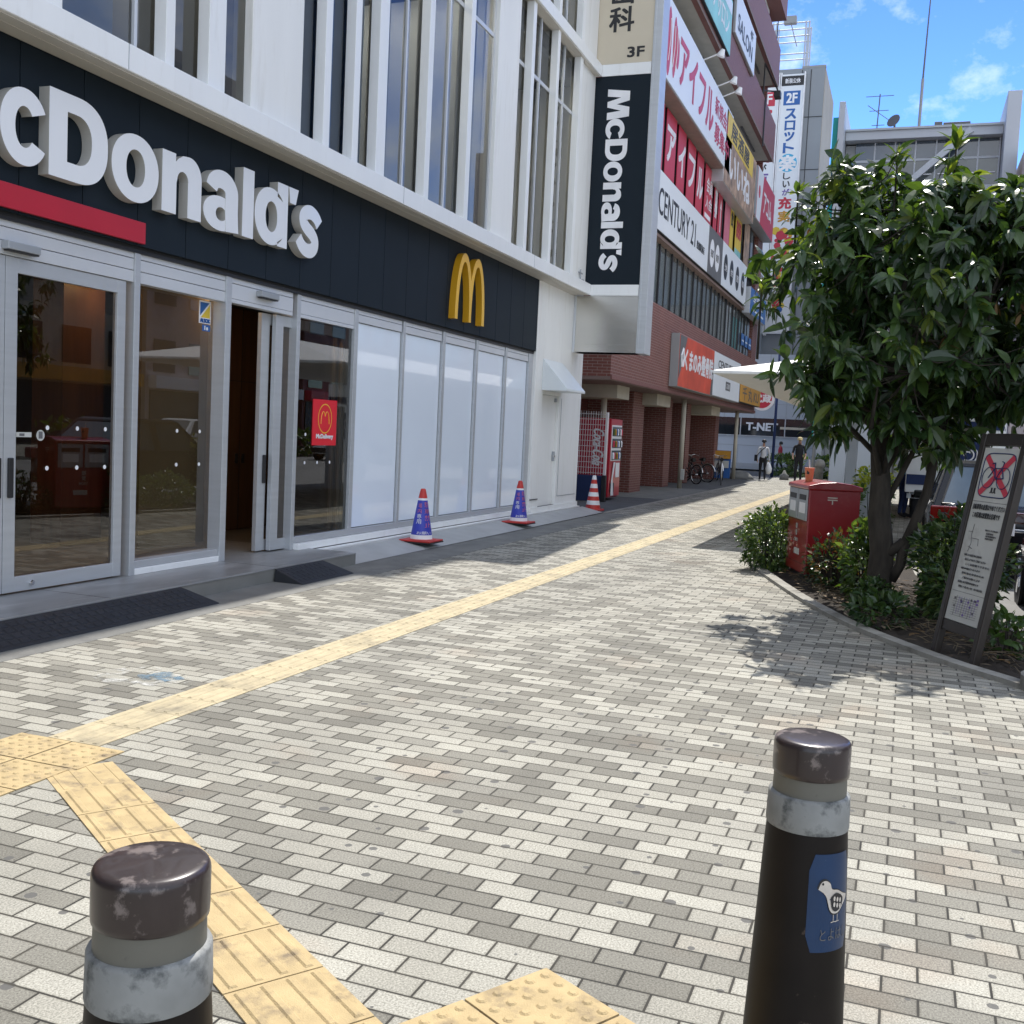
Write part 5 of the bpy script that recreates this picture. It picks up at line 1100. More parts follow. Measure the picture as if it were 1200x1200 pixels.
for sx in (-1, 1):
    aa, bb = bp(.5-.38*sx, .845-.108, .001), bp(.5+.38*sx, .845+.108, .001); d_ = (bb-aa).normalized(); nn = d_.cross(face)*.026
    q.quad(aa-nn+face*.0006*(sx+1), aa+nn+face*.0006*(sx+1), bb+nn+face*.0006*(sx+1), bb-nn+face*.0006*(sx+1), 'ink_r')
for cx in (.29, .70):
    ring = [bp(cx+.17*math.cos(t), .83+.060*math.sin(t), .0035) for t in np.linspace(0, 2*math.pi, 26)]; q.tube(ring, .003, 'cloth_n', 5)
for pth in ([(.29, .83), (.42, .885), (.62, .885), (.70, .83)], [(.42, .885), (.50, .825), (.62, .885)], [(.50, .825), (.70, .83)], [(.42, .885), (.40, .915), (.33, .91)], [(.62, .885), (.64, .92), (.58, .925)]): q.tube([bp(a, b, .0035) for a, b in pth], .0045, 'cloth_n', 5)
for cx in (.46, .54): q.tube([bp(cx, .755, .002), bp(cx, .775, .002)], .007, 'ink', 6); q.tube([bp(cx-.03, .745, .002), bp(cx, .757, .002), bp(cx+.03, .745, .002)], .004, 'ink', 5)
bquad(.02, .690, .98, .6925, 'ink_g')
text(q, '自転車等の放置はやめてください', bp(.06, .645), bdir, up_, face, BW*.88, .042, 'ink', .06)
text(q, 'この区域は放置禁止区域です', bp(.10, .598), bdir, up_, face, BW*.76, .042, 'ink', .06)
r = np.random.default_rng(9)
for pth in ([(.22, .56), (.20, .50), (.24, .45), (.2, .40)], [(.1, .515), (.22, .515)], [(.22, .48), (.42, .478), (.44, .44)], [(.18, .43), (.30, .42)]): q.tube([bp(a, b) for a, b in pth], .0025, 'ink_g', 4)
for i, (a, b, l) in enumerate(((.56, .53, .34), (.60, .512, .2), (.60, .498, .28), (.60, .484, .22))): text(q, ['撤去した自転車', '返還場所', '保管期間内', '返還手数料'][i], bp(a, b), bdir, up_, face, BW*l, .013, 'ink_g', .05)
lines = ['条例により放置された自転車は', '撤去しますのでご注意ください', 'ここは駐輪できません', '通行の妨げとなります', '歩行者の安全のため', 'ご協力をお願いします', '返還には手数料が必要です', '問い合わせ 市役所']
for i, s in enumerate(lines): text(q, s, bp(.14+.05*(i % 3), .375-.026*i), bdir, up_, face, BW*(.50+.22*((i*7) % 5)/5), .017, 'ink_g', .05)
bquad(.04, .168, .96, .170, 'ink_g')
for i in range(9): q.tube([bp(.2+.07*i, .03+.01*(i % 3)), bp(.2+.07*i+.02, .145)], .0014, 'purple' if i % 3 else 'ink_g', 4); q.tube([bp(.12, .03+.013*i), bp(.85, .035+.0125*i)], .0012, 'ink_g', 4)
for i in range(14): a, b = r.uniform(.15, .8), r.uniform(.03, .14); bquad(a, b, a+.05, b+.012, 'purple' if i % 2 else 'ink_g', .0015)
q.build('notice_print', pn)
q = MB(); q.prism([(x+.18*math.cos(t)*(1+.2*math.sin(3*t)), y+.12*math.sin(t)) for x, y in ((7.78, -.93),) for t in np.linspace(0, 2*math.pi, 12)[:-1]], 0, .10, 'kerb'); tag(q.build('stone', bevel=.03), 'flat grey stone block at the end of the bed kerb', 'stone')

# ================================================================== traffic cones
def cone(x, y, z, h, label, kind):
    t = thing('traffic_cone', label, 'traffic cone', (x, y, z), 'traffic cones' if kind == 'blue' else None); b = h*(.325 if kind == 'blue' else .27)
    q = MB(); q.box(x-b, x+b, y-b, y+b, z, z+.016, 'black' if kind == 'blue' else 'cone_red'); q.box(x-b+.006, x+b-.006, y-b+.006, y+b-.006, z+.017, z+.040, 'cone_red'); q.lathe([(b*.9, .040), (b*.84, .048)], (x, y, z), 'cone_red', 28); q.build('base', t, .008)
    q = MB(); r0, r1 = h*.215, .034
    R_ = lambda s: r0+(r1-r0)*s
    if kind == 'blue':
        q.lathe([(R_(0), .04), (R_(.02), .045), (R_(.08), .04+.08*h), (R_(.09), .04+.09*h), (R_(.74), .04+.74*h), (R_(.75), .04+.75*h), (R_(.78), .04+.78*h), (R_(.785), .04+.785*h), (r1, h), (.025, h+.012)], (x, y, z), ['cone_red', 'ink_w', 'ink_w', 'cone_blue', 'ink_w', 'ink_w', 'cone_red', 'cone_red', 'cone_red'], 28)
    else:
        ks = 8; prof = []; ms = []
        for k in range(ks+1): prof.append((R_(k/ks), .04+(h-.04)*k/ks)); ms.append('ink_w' if k % 2 else 'cone_red')
        q.lathe(prof, (x, y, z), ms[:-1], 28)
    c = q.build('cone_body', t, smooth=False)
    if kind == 'blue':
        q = MB()
        def on(a, s, d=.004): rr = R_(s)+d; return (x+rr*math.cos(a), y+rr*math.sin(a), z+.04+s*h)
        for k, s in enumerate('駐車禁止'):
            V, F, asp = text_geo(s); a0 = R(-112)
            q.add([on(a0+(u-.5)*.85, .61-.125*k+.105*v) for u, v in V], F, 'pink')
        for k, s in enumerate('場内専用'):
            V, F, asp = text_geo(s); q.add([on(R(-178)+(u-.5)*.6, .60-.10*k+.085*v) for u, v in V], F, 'pink' if k < 2 else 'ink_w')
        V, F, asp = text_geo('お願い'); q.add([on(R(-140)+(u-.5)*1.5, .105+.055*v) for u, v in V], F, 'ink_w')
        q.build('sleeve_print', c)
    return t
cone(12.47, 5.80, .062, .68, 'nearer of two cones with a blue printed sleeve, by the white panels', 'blue')
cone(16.15, 5.80, .064, .68, 'farther cone with a blue printed sleeve, by the last white panel', 'blue')
q0 = cone(20.95, 5.93, .006, .72, 'red and white striped cone before the vending machine alley', 'striped')

# ================================================================== white shelter roof on square columns
cx0, cx1, cy0, cy1, cz = 16.9, 34.0, -1.9, 2.95, 2.60
cn = thing('shelter', 'white flat-hipped shelter roof on pale square columns behind the tree', 'shelter', (25, .5, 0))
q = MB(); e = .05; V = [(cx0, cy0, cz), (cx1, cy0, cz), (cx1, cy1, cz), (cx0, cy1, cz), (cx0, cy0, cz+e), (cx1, cy0, cz+e), (cx1, cy1, cz+e), (cx0, cy1, cz+e), (cx0+2.2, .5, cz+.62), (cx1-2.2, .5, cz+.62)]
q.add(V, [(0, 3, 2, 1), (0, 1, 5, 4), (1, 2, 6, 5), (2, 3, 7, 6), (3, 0, 4, 7), (4, 5, 9, 8), (5, 6, 9), (6, 7, 8, 9), (7, 4, 8)], 'white_wall'); q.build('roof', cn, .01)
for x in (17.2, 21, 25, 29, 33):
    q = MB(); q.box(x, x+.22, .88, 1.12, 0, cz, 'fin'); q.build('column', cn, .01)
for x in (17.3, 21.1, 25.1, 29.1):
    q = MB(); q.box(x, x+.05, .30, .72, .05, 1.9, 'fin'); q.build('screen_panel', cn)

# ================================================================== bicycles under the arcade
def bicycle(x, y, rz, label, basket=True):
    t = thing('bicycle', label, 'bicycle', (x, y, 0), 'bicycles parked under the arcade')
    ca, sa = math.cos(rz), math.sin(rz)
    def P(a, b, c): return (x+a*ca-b*sa, y+a*sa+b*ca, c)
    rw = .33
    for a in (-.53, .53):
        q = MB(); q.tube([P(a+rw*math.cos(s), 0, rw+rw*math.sin(s)) for s in np.linspace(0, 2*math.pi, 29)], .020, 'rubber', 6, cap=False); wh = q.build('wheel', t)
        q = MB(); q.tube([P(a+(rw-.03)*math.cos(s), 0, rw+(rw-.03)*math.sin(s)) for s in np.linspace(0, 2*math.pi, 29)], .010, 'spoke', 5, cap=False)
        for k in range(14): s = 2*math.pi*k/14; q.tube([P(a, .02*(-1)**k, rw), P(a+(rw-.03)*math.cos(s), 0, rw+(rw-.03)*math.sin(s))], .003, 'spoke', 4)
        q.tube([P(a, -.05, rw), P(a, .05, rw)], .02, 'spoke', 8); q.build('rim', wh)
        q = MB(); q.tube([P(a+(rw+.03)*math.cos(s), 0, rw+(rw+.03)*math.sin(s)) for s in np.linspace(.15, 2.9, 14)], .022, 'spoke', 5); q.build('mudguard', t)
    q = MB()
    for A, B in (((-.53, rw), (-.12, .30)), ((-.53, rw), (-.22, .72)), ((-.12, .30), (-.24, .80)), ((-.12, .30), (.36, .62)), ((-.15, .42), (.36, .70)), ((.36, .62), (.53, rw)), ((.36, .62), (.30, .95))): q.tube([P(A[0], 0, A[1]), P(B[0], 0, B[1])], .018, 'frame_k', 6)
    q.build('frame', t)
    q = MB(); q.tube([P(-.36, 0, .83), P(-.26, 0, .84), P(-.12, 0, .83)], [.075, .07, .03], 'black', 8); q.build('saddle', t)
    q = MB(); q.tube([P(.14, .27, .95), P(.28, .2, 1.0), P(.30, 0, .96), P(.28, -.2, 1.0), P(.14, -.27, .95)], .012, 'spoke', 6); q.build('handlebar', t)
    q = MB(); q.tube([P(-.12, 0, .30), P(-.02, .1, .22)], .012, 'spoke', 5); q.tube([P(-.12, 0, .30), P(-.22, -.1, .38)], .012, 'spoke', 5); q.lathe([(.09, 0), (.09, .012)], P(-.12, -.045, .30), 'frame_k', 16, (-sa, ca, 0)); q.build('pedal_crank', t)
    if basket:
        q = MB(); lo = [(.42, -.14), (.66, -.14), (.66, .14), (.42, .14)]; hi = [(.40, -.18), (.72, -.18), (.72, .18), (.40, .18)]
        for k in range(5):
            z = .70+.06*k; s = k/4; R4 = [P(l[0]+(h[0]-l[0])*s, l[1]+(h[1]-l[1])*s, z) for l, h in zip(lo, hi)]
            q.tube(R4+[R4[0]], .004, 'spoke', 4)
        for i in range(4):
            for f in (0, .33, .67):
                j = (i+1) % 4; a = [lo[i][m]+(lo[j][m]-lo[i][m])*f for m in (0, 1)]; b = [hi[i][m]+(hi[j][m]-hi[i][m])*f for m in (0, 1)]; q.tube([P(*a, .70), P(*b, .94)], .004, 'spoke', 4)
        q.build('basket', t)
    return t
bicycle(41.5, 6.75, R(18), 'nearest silver wheeled bicycle parked askew by the arcade end pole')
bicycle(39.6, 7.3, R(60), 'dark bicycle pushed deeper under the arcade beside the first', False)
bicycle(37.6, 7.25, R(48), 'dark bicycle nearest the white arcade pole', False)
q = MB(); q.tube([(37.3, 6.0, 0), (37.3, 6.0, .78)], .03, 'spoke', 8); tag(q.build('guard_post', smooth=True), 'thin steel post at the apron edge before the bicycles', 'post')
sb_ = thing('standing_board', 'orange and blue standing board by the arcade end', 'signboard', (43.0, 7.0, 0))
q = MB(); q.obox((43.0, 7.0, .62), (0, 1, 0), (.12, 0, 1), (1, 0, -.12), .42, .55, .02, 'ink_b'); q.obox((42.97, 7.0, 1.0), (0, 1, 0), (.12, 0, 1), (1, 0, -.12), .41, .16, .021, 'amber'); q.obox((42.93, 7.0, .62), (0, 1, 0), (.12, 0, 1), (1, 0, -.12), .36, .14, .02, 'paper'); q.build('panel', sb_)
q = MB(); q.box(32.9, 33.0, 6.45, 6.56, .28, .62, 'paper'); tag(q.build('meter_box', bevel=.01), 'small white box at the foot of the arcade pole', 'box')
q = MB(); q.lathe([(.6, 0), (.5, .14), (.3, .30), (.1, .36)], (45.2, 6.5, 0), 'concrete', 12); q.build; tag(q.build('pole_footing', smooth=True), 'low concrete mound at the base of the last arcade pole', 'footing')

# ================================================================== street furniture far down the pavement
def pole(x, y, h, r, m, label, name='street_pole', parts=()):
    t = thing(name, label, 'pole', (x, y, 0)); q = MB(); q.tube([(x, y, 0), (x, y, h)], [r, r*.8], m, 10); q.build('mast', t, smooth=True)
    for nm, mb in parts: mb.build(nm, t)
    return t
a = MB(); a.lathe([(.54, 0), (.54, .12)], (49.8, 6.35, 3.55), 'ink_w', 28, (-1, 0, 0)); a.lathe([(.43, .125), (.43, .130)], (49.8, 6.35, 3.55), 'ink_r', 28, (-1, 0, 0)); text(a, '武蔵', (49.665, 6.75, 3.38), -Y_, Z_, -X_, .8, .36, 'ink_w', .08)
pole(50, 5.75, 6.2, .07, 'cloth_n', 'dark slim street pole with a round red and white sign', parts=(('round_sign', a),))
b = MB(); b.box(47.9, 48.1, 3.6, 3.78, 3.3, 4.4, 'fin'); b.tube([(48, 3.9, 3.9), (48, 2.9, 3.6)], .05, 'ink_w', 6)
pole(48, 3.8, 4.6, .085, 'grey_metal', 'grey pole with small street lamp arm before the white panelled building', parts=(('lamp_arm', b),))
c_ = MB(); c_.box(39.95, 40.0, 1.5, 2.1, 2.3, 2.75, 'purple'); c_.box(39.93, 39.949, 1.55, 2.05, 2.35, 2.7, 'fin')
pole(40, 1.8, 2.75, .05, 'fin', 'pale pole with a small lilac sign plate', parts=(('sign_plate', c_),))
q = MB(); q.box(44, 44.6, 1.2, 2.35, 0, 3.0, 'fin'); tag(q.build('utility_cabinet', bevel=.02), 'tall pale blue cabinet behind the far hedge', 'cabinet')
for i, (x, y) in enumerate(((47.0, 3.45), (53.5, 5.3))):
    t = thing('stone_bollard', ['white domed stone bollard right of the man in the cream cap', 'white domed stone bollard left of the man in the cream cap'][i], 'bollard', (x, y, 0), 'white stone bollards')
    q = MB(); q.lathe([(.17, 0), (.17, .62), (.22, .64), (.23, .80), (.17, .93), (.05, .98)], (x, y, 0), 'kerb', 16); q.build('body', t, smooth=True)
q = MB(); q.lathe([(.20, 0), (.19, .2), (.10, .26), (.03, .42)], (47.2, 4.9, 0), 'concrete', 14); tag(q.build('concrete_base', smooth=True), 'round concrete weight in front of the far hedge', 'weight')
# ================================================================== leaves
def leaf(mb, p, d, nrm, l, wd, droop, m, fold=.25, seg=4):
    """one leaf blade: folded along its midrib, bending down towards the tip"""
    p = Vector(p); d = d.normalized(); s = d.cross(nrm)
    if s.length < 1e-4: s = d.orthogonal()
    s.normalize(); V = []; W = (.10, .62, 1.0, .86, .45, 0) if seg == 5 else (.12, .80, 1.0, .62, 0)
    c = p.copy(); dd = d.copy(); down = Vector((0, 0, -1))
    for i in range(seg+1):
        t = i/seg; u = s.cross(dd).normalized(); w_ = wd*.5*W[i]
        V += [c-s*w_+u*w_*fold, c.copy(), c+s*w_+u*w_*fold]
        dd = (dd+down*droop/seg).normalized(); c = c+dd*(l/seg)
    F = []
    for i in range(seg): o = i*3; F += [(o, o+1, o+4, o+3), (o+1, o+2, o+5, o+4)]
    mb.add(V, F, m)
def rdir(r):
    v = Vector(r.normal(size=3)); return v.normalized()
def whorl(mb, p, ax, r, n, l, mats, droop=1.3, wd=.24, spread=(45, 95)):
    ax = ax.normalized(); a = ax.orthogonal().normalized(); b = ax.cross(a); ph = r.uniform(0, 6.28)
    for i in range(n):
        t = ph+i*2.399; el = R(r.uniform(*spread)); d = ax*math.cos(el)+(a*math.cos(t)+b*math.sin(t))*math.sin(el)
        ll = l*r.uniform(.55, 1.15); d = (d+rdir(r)*.32).normalized(); leaf(mb, Vector(p)-ax*r.uniform(0, .13), d, (ax+rdir(r)*.5).normalized(), ll, ll*wd*r.uniform(.8, 1.25), droop*r.uniform(.3, 1.5), mats[int(r.integers(len(mats)))])
# ------------------------------------------------ the tree in the bed
r = np.random.default_rng(21)
TX, TY = 10.82, .12
tr = thing('broadleaf_tree', 'glossy dark broadleaf tree with two stems in the planting bed', 'tree', (TX, TY, 0))
trunk = MB()
T0 = [(TX, TY+.03, -.05), (TX-.01, TY+.05, .25), (TX+.02, TY+.04, .55), (TX+.0, TY+.09, .9), (TX+.03, TY+.10, 1.25), (TX+.05, TY+.16, 1.7), (TX+.02, TY+.08, 2.5), (TX, TY, 3.4)]
trunk.tube(T0, [.145, .118, .112, .105, .092, .07, .05, .02], 'bark', 16)
T1 = [(TX-.03, TY-.06, .30), (TX-.05, TY-.13, .45), (TX-.02, TY-.15, .62), (TX, TY-.23, .85), (TX+.02, TY-.32, 1.15), (TX+.05, TY-.38, 1.6), (TX+.05, TY-.50, 2.3), (TX+.1, TY-.6, 3.0)]
trunk.tube(T1, [.05, .048, .050, .048, .045, .04, .03, .012], 'bark', 10)
T2 = [(TX-.02, TY+.03, .52), (TX-.04, TY-.07, .60), (TX-.03, TY-.15, .68)]
trunk.tube(T2, [.05, .045, .045], 'bark', 8)
tops = []
starts = [(T0[3], 0), (T0[4], 0), (T0[4], 0), (T0[5], 0), (T0[5], 0), (T1[4], 1), (T1[5], 1), (T1[6], 1), (T1[6], 1), (T0[4], 0), (T0[3], 0), (T1[5], 1)]
C0 = Vector((TX, -.12, 2.95)); RX, RY, RZ = 1.42, 1.52, 1.36
for i, (s, k) in enumerate(starts):
    an = i*2.399+.3; e = Vector((C0.x+1.05*math.cos(an)*r.uniform(.7, 1), C0.y+1.1*math.sin(an)*r.uniform(.7, 1), r.uniform(2.2, 3.7)))
    s = Vector(s); m = s.lerp(e, .5)+Vector((r.normal()*.1, r.normal()*.1, -.08)); trunk.tube([s, m, e], [.032, .022, .010], 'bark', 7); tops.append(e)
trunk.tube([(TX+.03, TY+.12, 1.45), (TX-.25, TY+.42, 1.75), (TX-.35, TY+.75, 2.15)], [.03, .022, .012], 'bark', 7)
trunk.build('trunk', tr, smooth=True)
cr = MB(); bw = MB(); cnt = 0; pts_w = []
def inside(p):
    q = ((p.x-C0.x)/RX, (p.y-C0.y)/RY, (p.z-C0.z)/RZ); return math.sqrt(sum(v*v for v in q))
while cnt < 800:
    d = rdir(r); rad = (r.uniform(.18, 1.0))**.45
    bump_ = 1+.16*math.sin(3.1*d.x+5*d.y+1.3)+.13*math.sin(6.3*d.z+4.1*d.x)+.08*math.sin(11*d.y+2)
    g = [math.copysign(abs(v)**.80, v) for v in d]
    p = Vector((C0.x+g[0]*RX*rad*bump_, C0.y+g[1]*RY*rad*bump_, C0.z+g[2]*RZ*rad*bump_))
    if p.z < 1.62+.10*math.sin(5*p.y) or p.z > 4.25: continue
    if math.sin(p.x*4.1+1.0)*math.sin(p.y*3.7+.4)*math.sin(p.z*4.3) > .42: continue       # open gaps
    cnt += 1
    ax = (Vector((d.x, d.y, d.z*.4+.55))+rdir(r)*.35).normalized()
    hi = p.z-C0.z
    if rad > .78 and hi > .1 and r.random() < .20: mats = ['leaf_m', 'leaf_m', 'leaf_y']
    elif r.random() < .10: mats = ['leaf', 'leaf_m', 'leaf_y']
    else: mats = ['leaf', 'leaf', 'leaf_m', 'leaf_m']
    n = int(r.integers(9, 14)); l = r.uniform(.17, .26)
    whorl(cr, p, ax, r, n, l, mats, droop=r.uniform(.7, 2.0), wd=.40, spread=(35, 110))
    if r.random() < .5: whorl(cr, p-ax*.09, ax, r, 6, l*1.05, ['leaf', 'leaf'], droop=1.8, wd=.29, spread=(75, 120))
    pts_w.append(p)
for p, l, n in (((TX-.1, -.22, 4.42), .22, 12), ((TX-.1, .28, 4.28), .2, 11), ((TX-.3, -.16, 4.12), .23, 12), ((TX+.2, .62, 4.15), .18, 10), ((TX-.2, 1.15, 3.98), .19, 11), ((TX-.3, 1.42, 3.1), .2, 10)):
    whorl(cr, p, Vector((0, 0, 1)), r, n, l, ['leaf_m', 'leaf_y', 'leaf_m'], droop=.5, wd=.28, spread=(18, 70)); whorl(cr, Vector(p)-Z_*.16, Vector((0, 0, 1)), r, 10, l*1.1, ['leaf', 'leaf_m'], droop=1.4, wd=.28, spread=(60, 110)); bw.tube([Vector(p)-Z_*.75, p], [.014, .007], 'bark', 5)
for i in range(26):
    p = Vector((C0.x+r.uniform(-1, 1), C0.y+r.uniform(-1.2, 1.2), r.uniform(2.2, 3.7))); whorl(cr, p, Vector((0, 0, -1))+rdir(r)*.4, r, 5, .13, ['leaf_dead'], droop=1.6, wd=.3)
hubs = [p for i, p in enumerate(pts_w) if i % 11 == 0 and inside(p) < .85]
for h in hubs:
    t_ = min(tops, key=lambda t: (t-h).length); mid = t_.lerp(h, .5)+Vector((r.normal()*.06, r.normal()*.06, -.05)); bw.tube([t_, mid, h], [.014, .011, .008], 'bark', 6)
for p in pts_w:
    h = min(hubs, key=lambda t: (t-p).length)
    if .02 < (h-p).length < .6: bw.tube([h, h.lerp(p, .55)+Vector((r.normal()*.03, r.normal()*.03, -.04)), p], [.007, .006, .004], 'bark', 5)
co = cr.build('crown', tr); bw.build('branch', tr, smooth=True)

# ------------------------------------------------ bushes and hedges
def bush(c, rx, ry, rz, n, label, mats, ll=.055, sd=1, name='bush', boxy=1.0, group=None, twig=14, topm=None):
    r = np.random.default_rng(sd); t = thing(name, label, 'bush' if name != 'hedge' else 'hedge', (c[0], c[1], 0), group)
    q = MB()
    for i in range(n):
        d = rdir(r); rad = r.uniform(.35, 1)**.5
        k = 1+.18*math.sin(5*d.x+2*sd)+.15*math.sin(7*d.y+4*d.z)
        e = [math.copysign(abs(v)**boxy, v) for v in d]
        p = Vector((c[0]+e[0]*rx*rad*k, c[1]+e[1]*ry*rad*k, c[2]+e[2]*rz*rad*(1+.12*math.sin(9*d.x))))
        if p.z < .02: continue
        l = ll*r.uniform(.7, 1.3); dd = (d+rdir(r)*.9+Z_*.3)
        m = mats[int(r.integers(len(mats)))]
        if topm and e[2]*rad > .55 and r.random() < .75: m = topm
        leaf(q, p, dd, rdir(r)+Z_, l, l*.5, .5, m, seg=4 if l > .09 else 2 if False else 4)
    q.build('foliage', t)
    if twig:
        q = MB()
        for i in range(twig):
            a = r.uniform(0, 6.28); b = Vector((c[0]+.25*rx*math.cos(a), c[1]+.25*ry*math.sin(a), 0)); e = Vector((c[0]+rx*.9*math.cos(a)*r.uniform(.3, 1), c[1]+ry*.9*math.sin(a)*r.uniform(.3, 1), c[2]+rz*r.uniform(.1, 1.05))); q.tube([b, b.lerp(e, .5)+Z_*.05, e], [.010, .007, .003], 'bark', 5)
        q.build('twig', t)
    return t
bush((13.25, 1.48, .36), .34, .36, .40, 2300, 'rounded green bush at the kerb left of the red post box', ['bush', 'bush', 'bush_l'], .062, 2)
bush((11.85, .62, .26), .42, .30, .36, 900, 'sparse reddish twiggy shrub before the post box side', ['bush', 'leaf_dead', 'leaf'], .06, 3, twig=60)
bush((11.25, .32, .38), .34, .20, .42, 900, 'leafy shrub between the post box and the trunk', ['bush', 'bush_l', 'leaf_m'], .085, 4)
bush((11.0, -.55, .46), .75, .42, .54, 3000, 'dark mixed shrub right of the trunk behind the notice board', ['bush', 'leaf', 'bush', 'bush_l'], .075, 5)
bush((9.9, .10, .12), .40, .28, .16, 380, 'low dark plant at the foot of the trunk', ['leaf', 'bush'], .085, 6, twig=6)
bush((8.9, -.80, .16), .20, .16, .20, 110, 'small leggy plant behind the leaning notice board', ['bush', 'leaf_m'], .10, 7, twig=10)
bush((14.5, 1.35, .28), .5, .42, .32, 1500, 'low green bush behind the red post box', ['bush', 'bush_l'], .06, 8)
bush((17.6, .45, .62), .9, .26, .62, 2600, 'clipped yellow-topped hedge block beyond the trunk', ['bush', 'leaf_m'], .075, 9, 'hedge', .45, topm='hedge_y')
bush((52.5, 4.3, .5), 1.1, 1.7, .55, 2200, 'far clipped green hedge left part, behind the man in the cream cap', ['bush', 'bush_l', 'leaf_m'], .17, 10, 'hedge', .45)
bush((50.5, 1.8, .45), 1.3, 1.3, .5, 1700, 'far clipped hedge right part, with yellowish tips', ['bush', 'bush_l', 'hedge_y'], .17, 11, 'hedge', .45)
bush((43.5, 1.0, 1.0), .7, .45, 1.1, 700, 'dark upright conifer shrub by the pale blue cabinet', ['leaf', 'bush'], .16, 12)
bush((12.45, .84, .14), .28, .16, .20, 480, 'low twiggy shrub at the front corner of the red post box', ['bush', 'leaf', 'leaf_dead'], .06, 15, twig=26)
bush((10.5, .20, .14), .34, .14, .18, 480, 'low dark shrub between kerb and trunk foot', ['leaf', 'bush', 'leaf_m'], .075, 16, twig=16)
bush((10.2, -.50, .30), .40, .26, .36, 1100, 'dark shrub just left of the leaning notice board', ['leaf', 'bush', 'bush_l'], .075, 17, twig=16)
# dry straw and fallen stalks in the bed
q = MB(); r = np.random.default_rng(31)
def in_bed(x, y):
    k = None
    for (x0, y0), (x1, y1) in zip(KERB, KERB[1:]):
        if x0 <= x <= x1: k = y0+(y1-y0)*(x-x0)/(x1-x0)
    return k is not None and y < k-.16 and y > -1.25 + max(0, x-8.5)*.24
n = 0
while n < 650:
    x, y = r.uniform(7.6, 12.5), r.uniform(-1.2, 1.2)
    if not in_bed(x, y): continue
    n += 1; a = r.uniform(0, 6.28); l = r.uniform(.08, .34); z = .05+.02*r.random()
    d = Vector((math.cos(a), math.sin(a), r.uniform(-.05, .18))); s = Vector((-d.y, d.x, 0))*r.normal()*.12
    p = Vector((x, y, z)); e = p+d*l+s*l
    if not in_bed(e.x, e.y): continue
    q.tube([p, p+d*l*.5+Z_*.02, e], [.0035, .003, .002], 'straw' if r.random() < .75 else 'bark', 4, cap=False)
for i in range(500):
    x, y = r.uniform(7.7, 13), r.uniform(-1.1, 1.3)
    if in_bed(x, y): leaf(q, (x, y, .055+.02*r.random()), Vector((r.normal(), r.normal(), .05)), Z_, r.uniform(.06, .14), .035, .1, ['leaf_dead', 'straw', 'leaf_dead'][i % 3])
struct(q.build('dry_litter'), 'stuff')

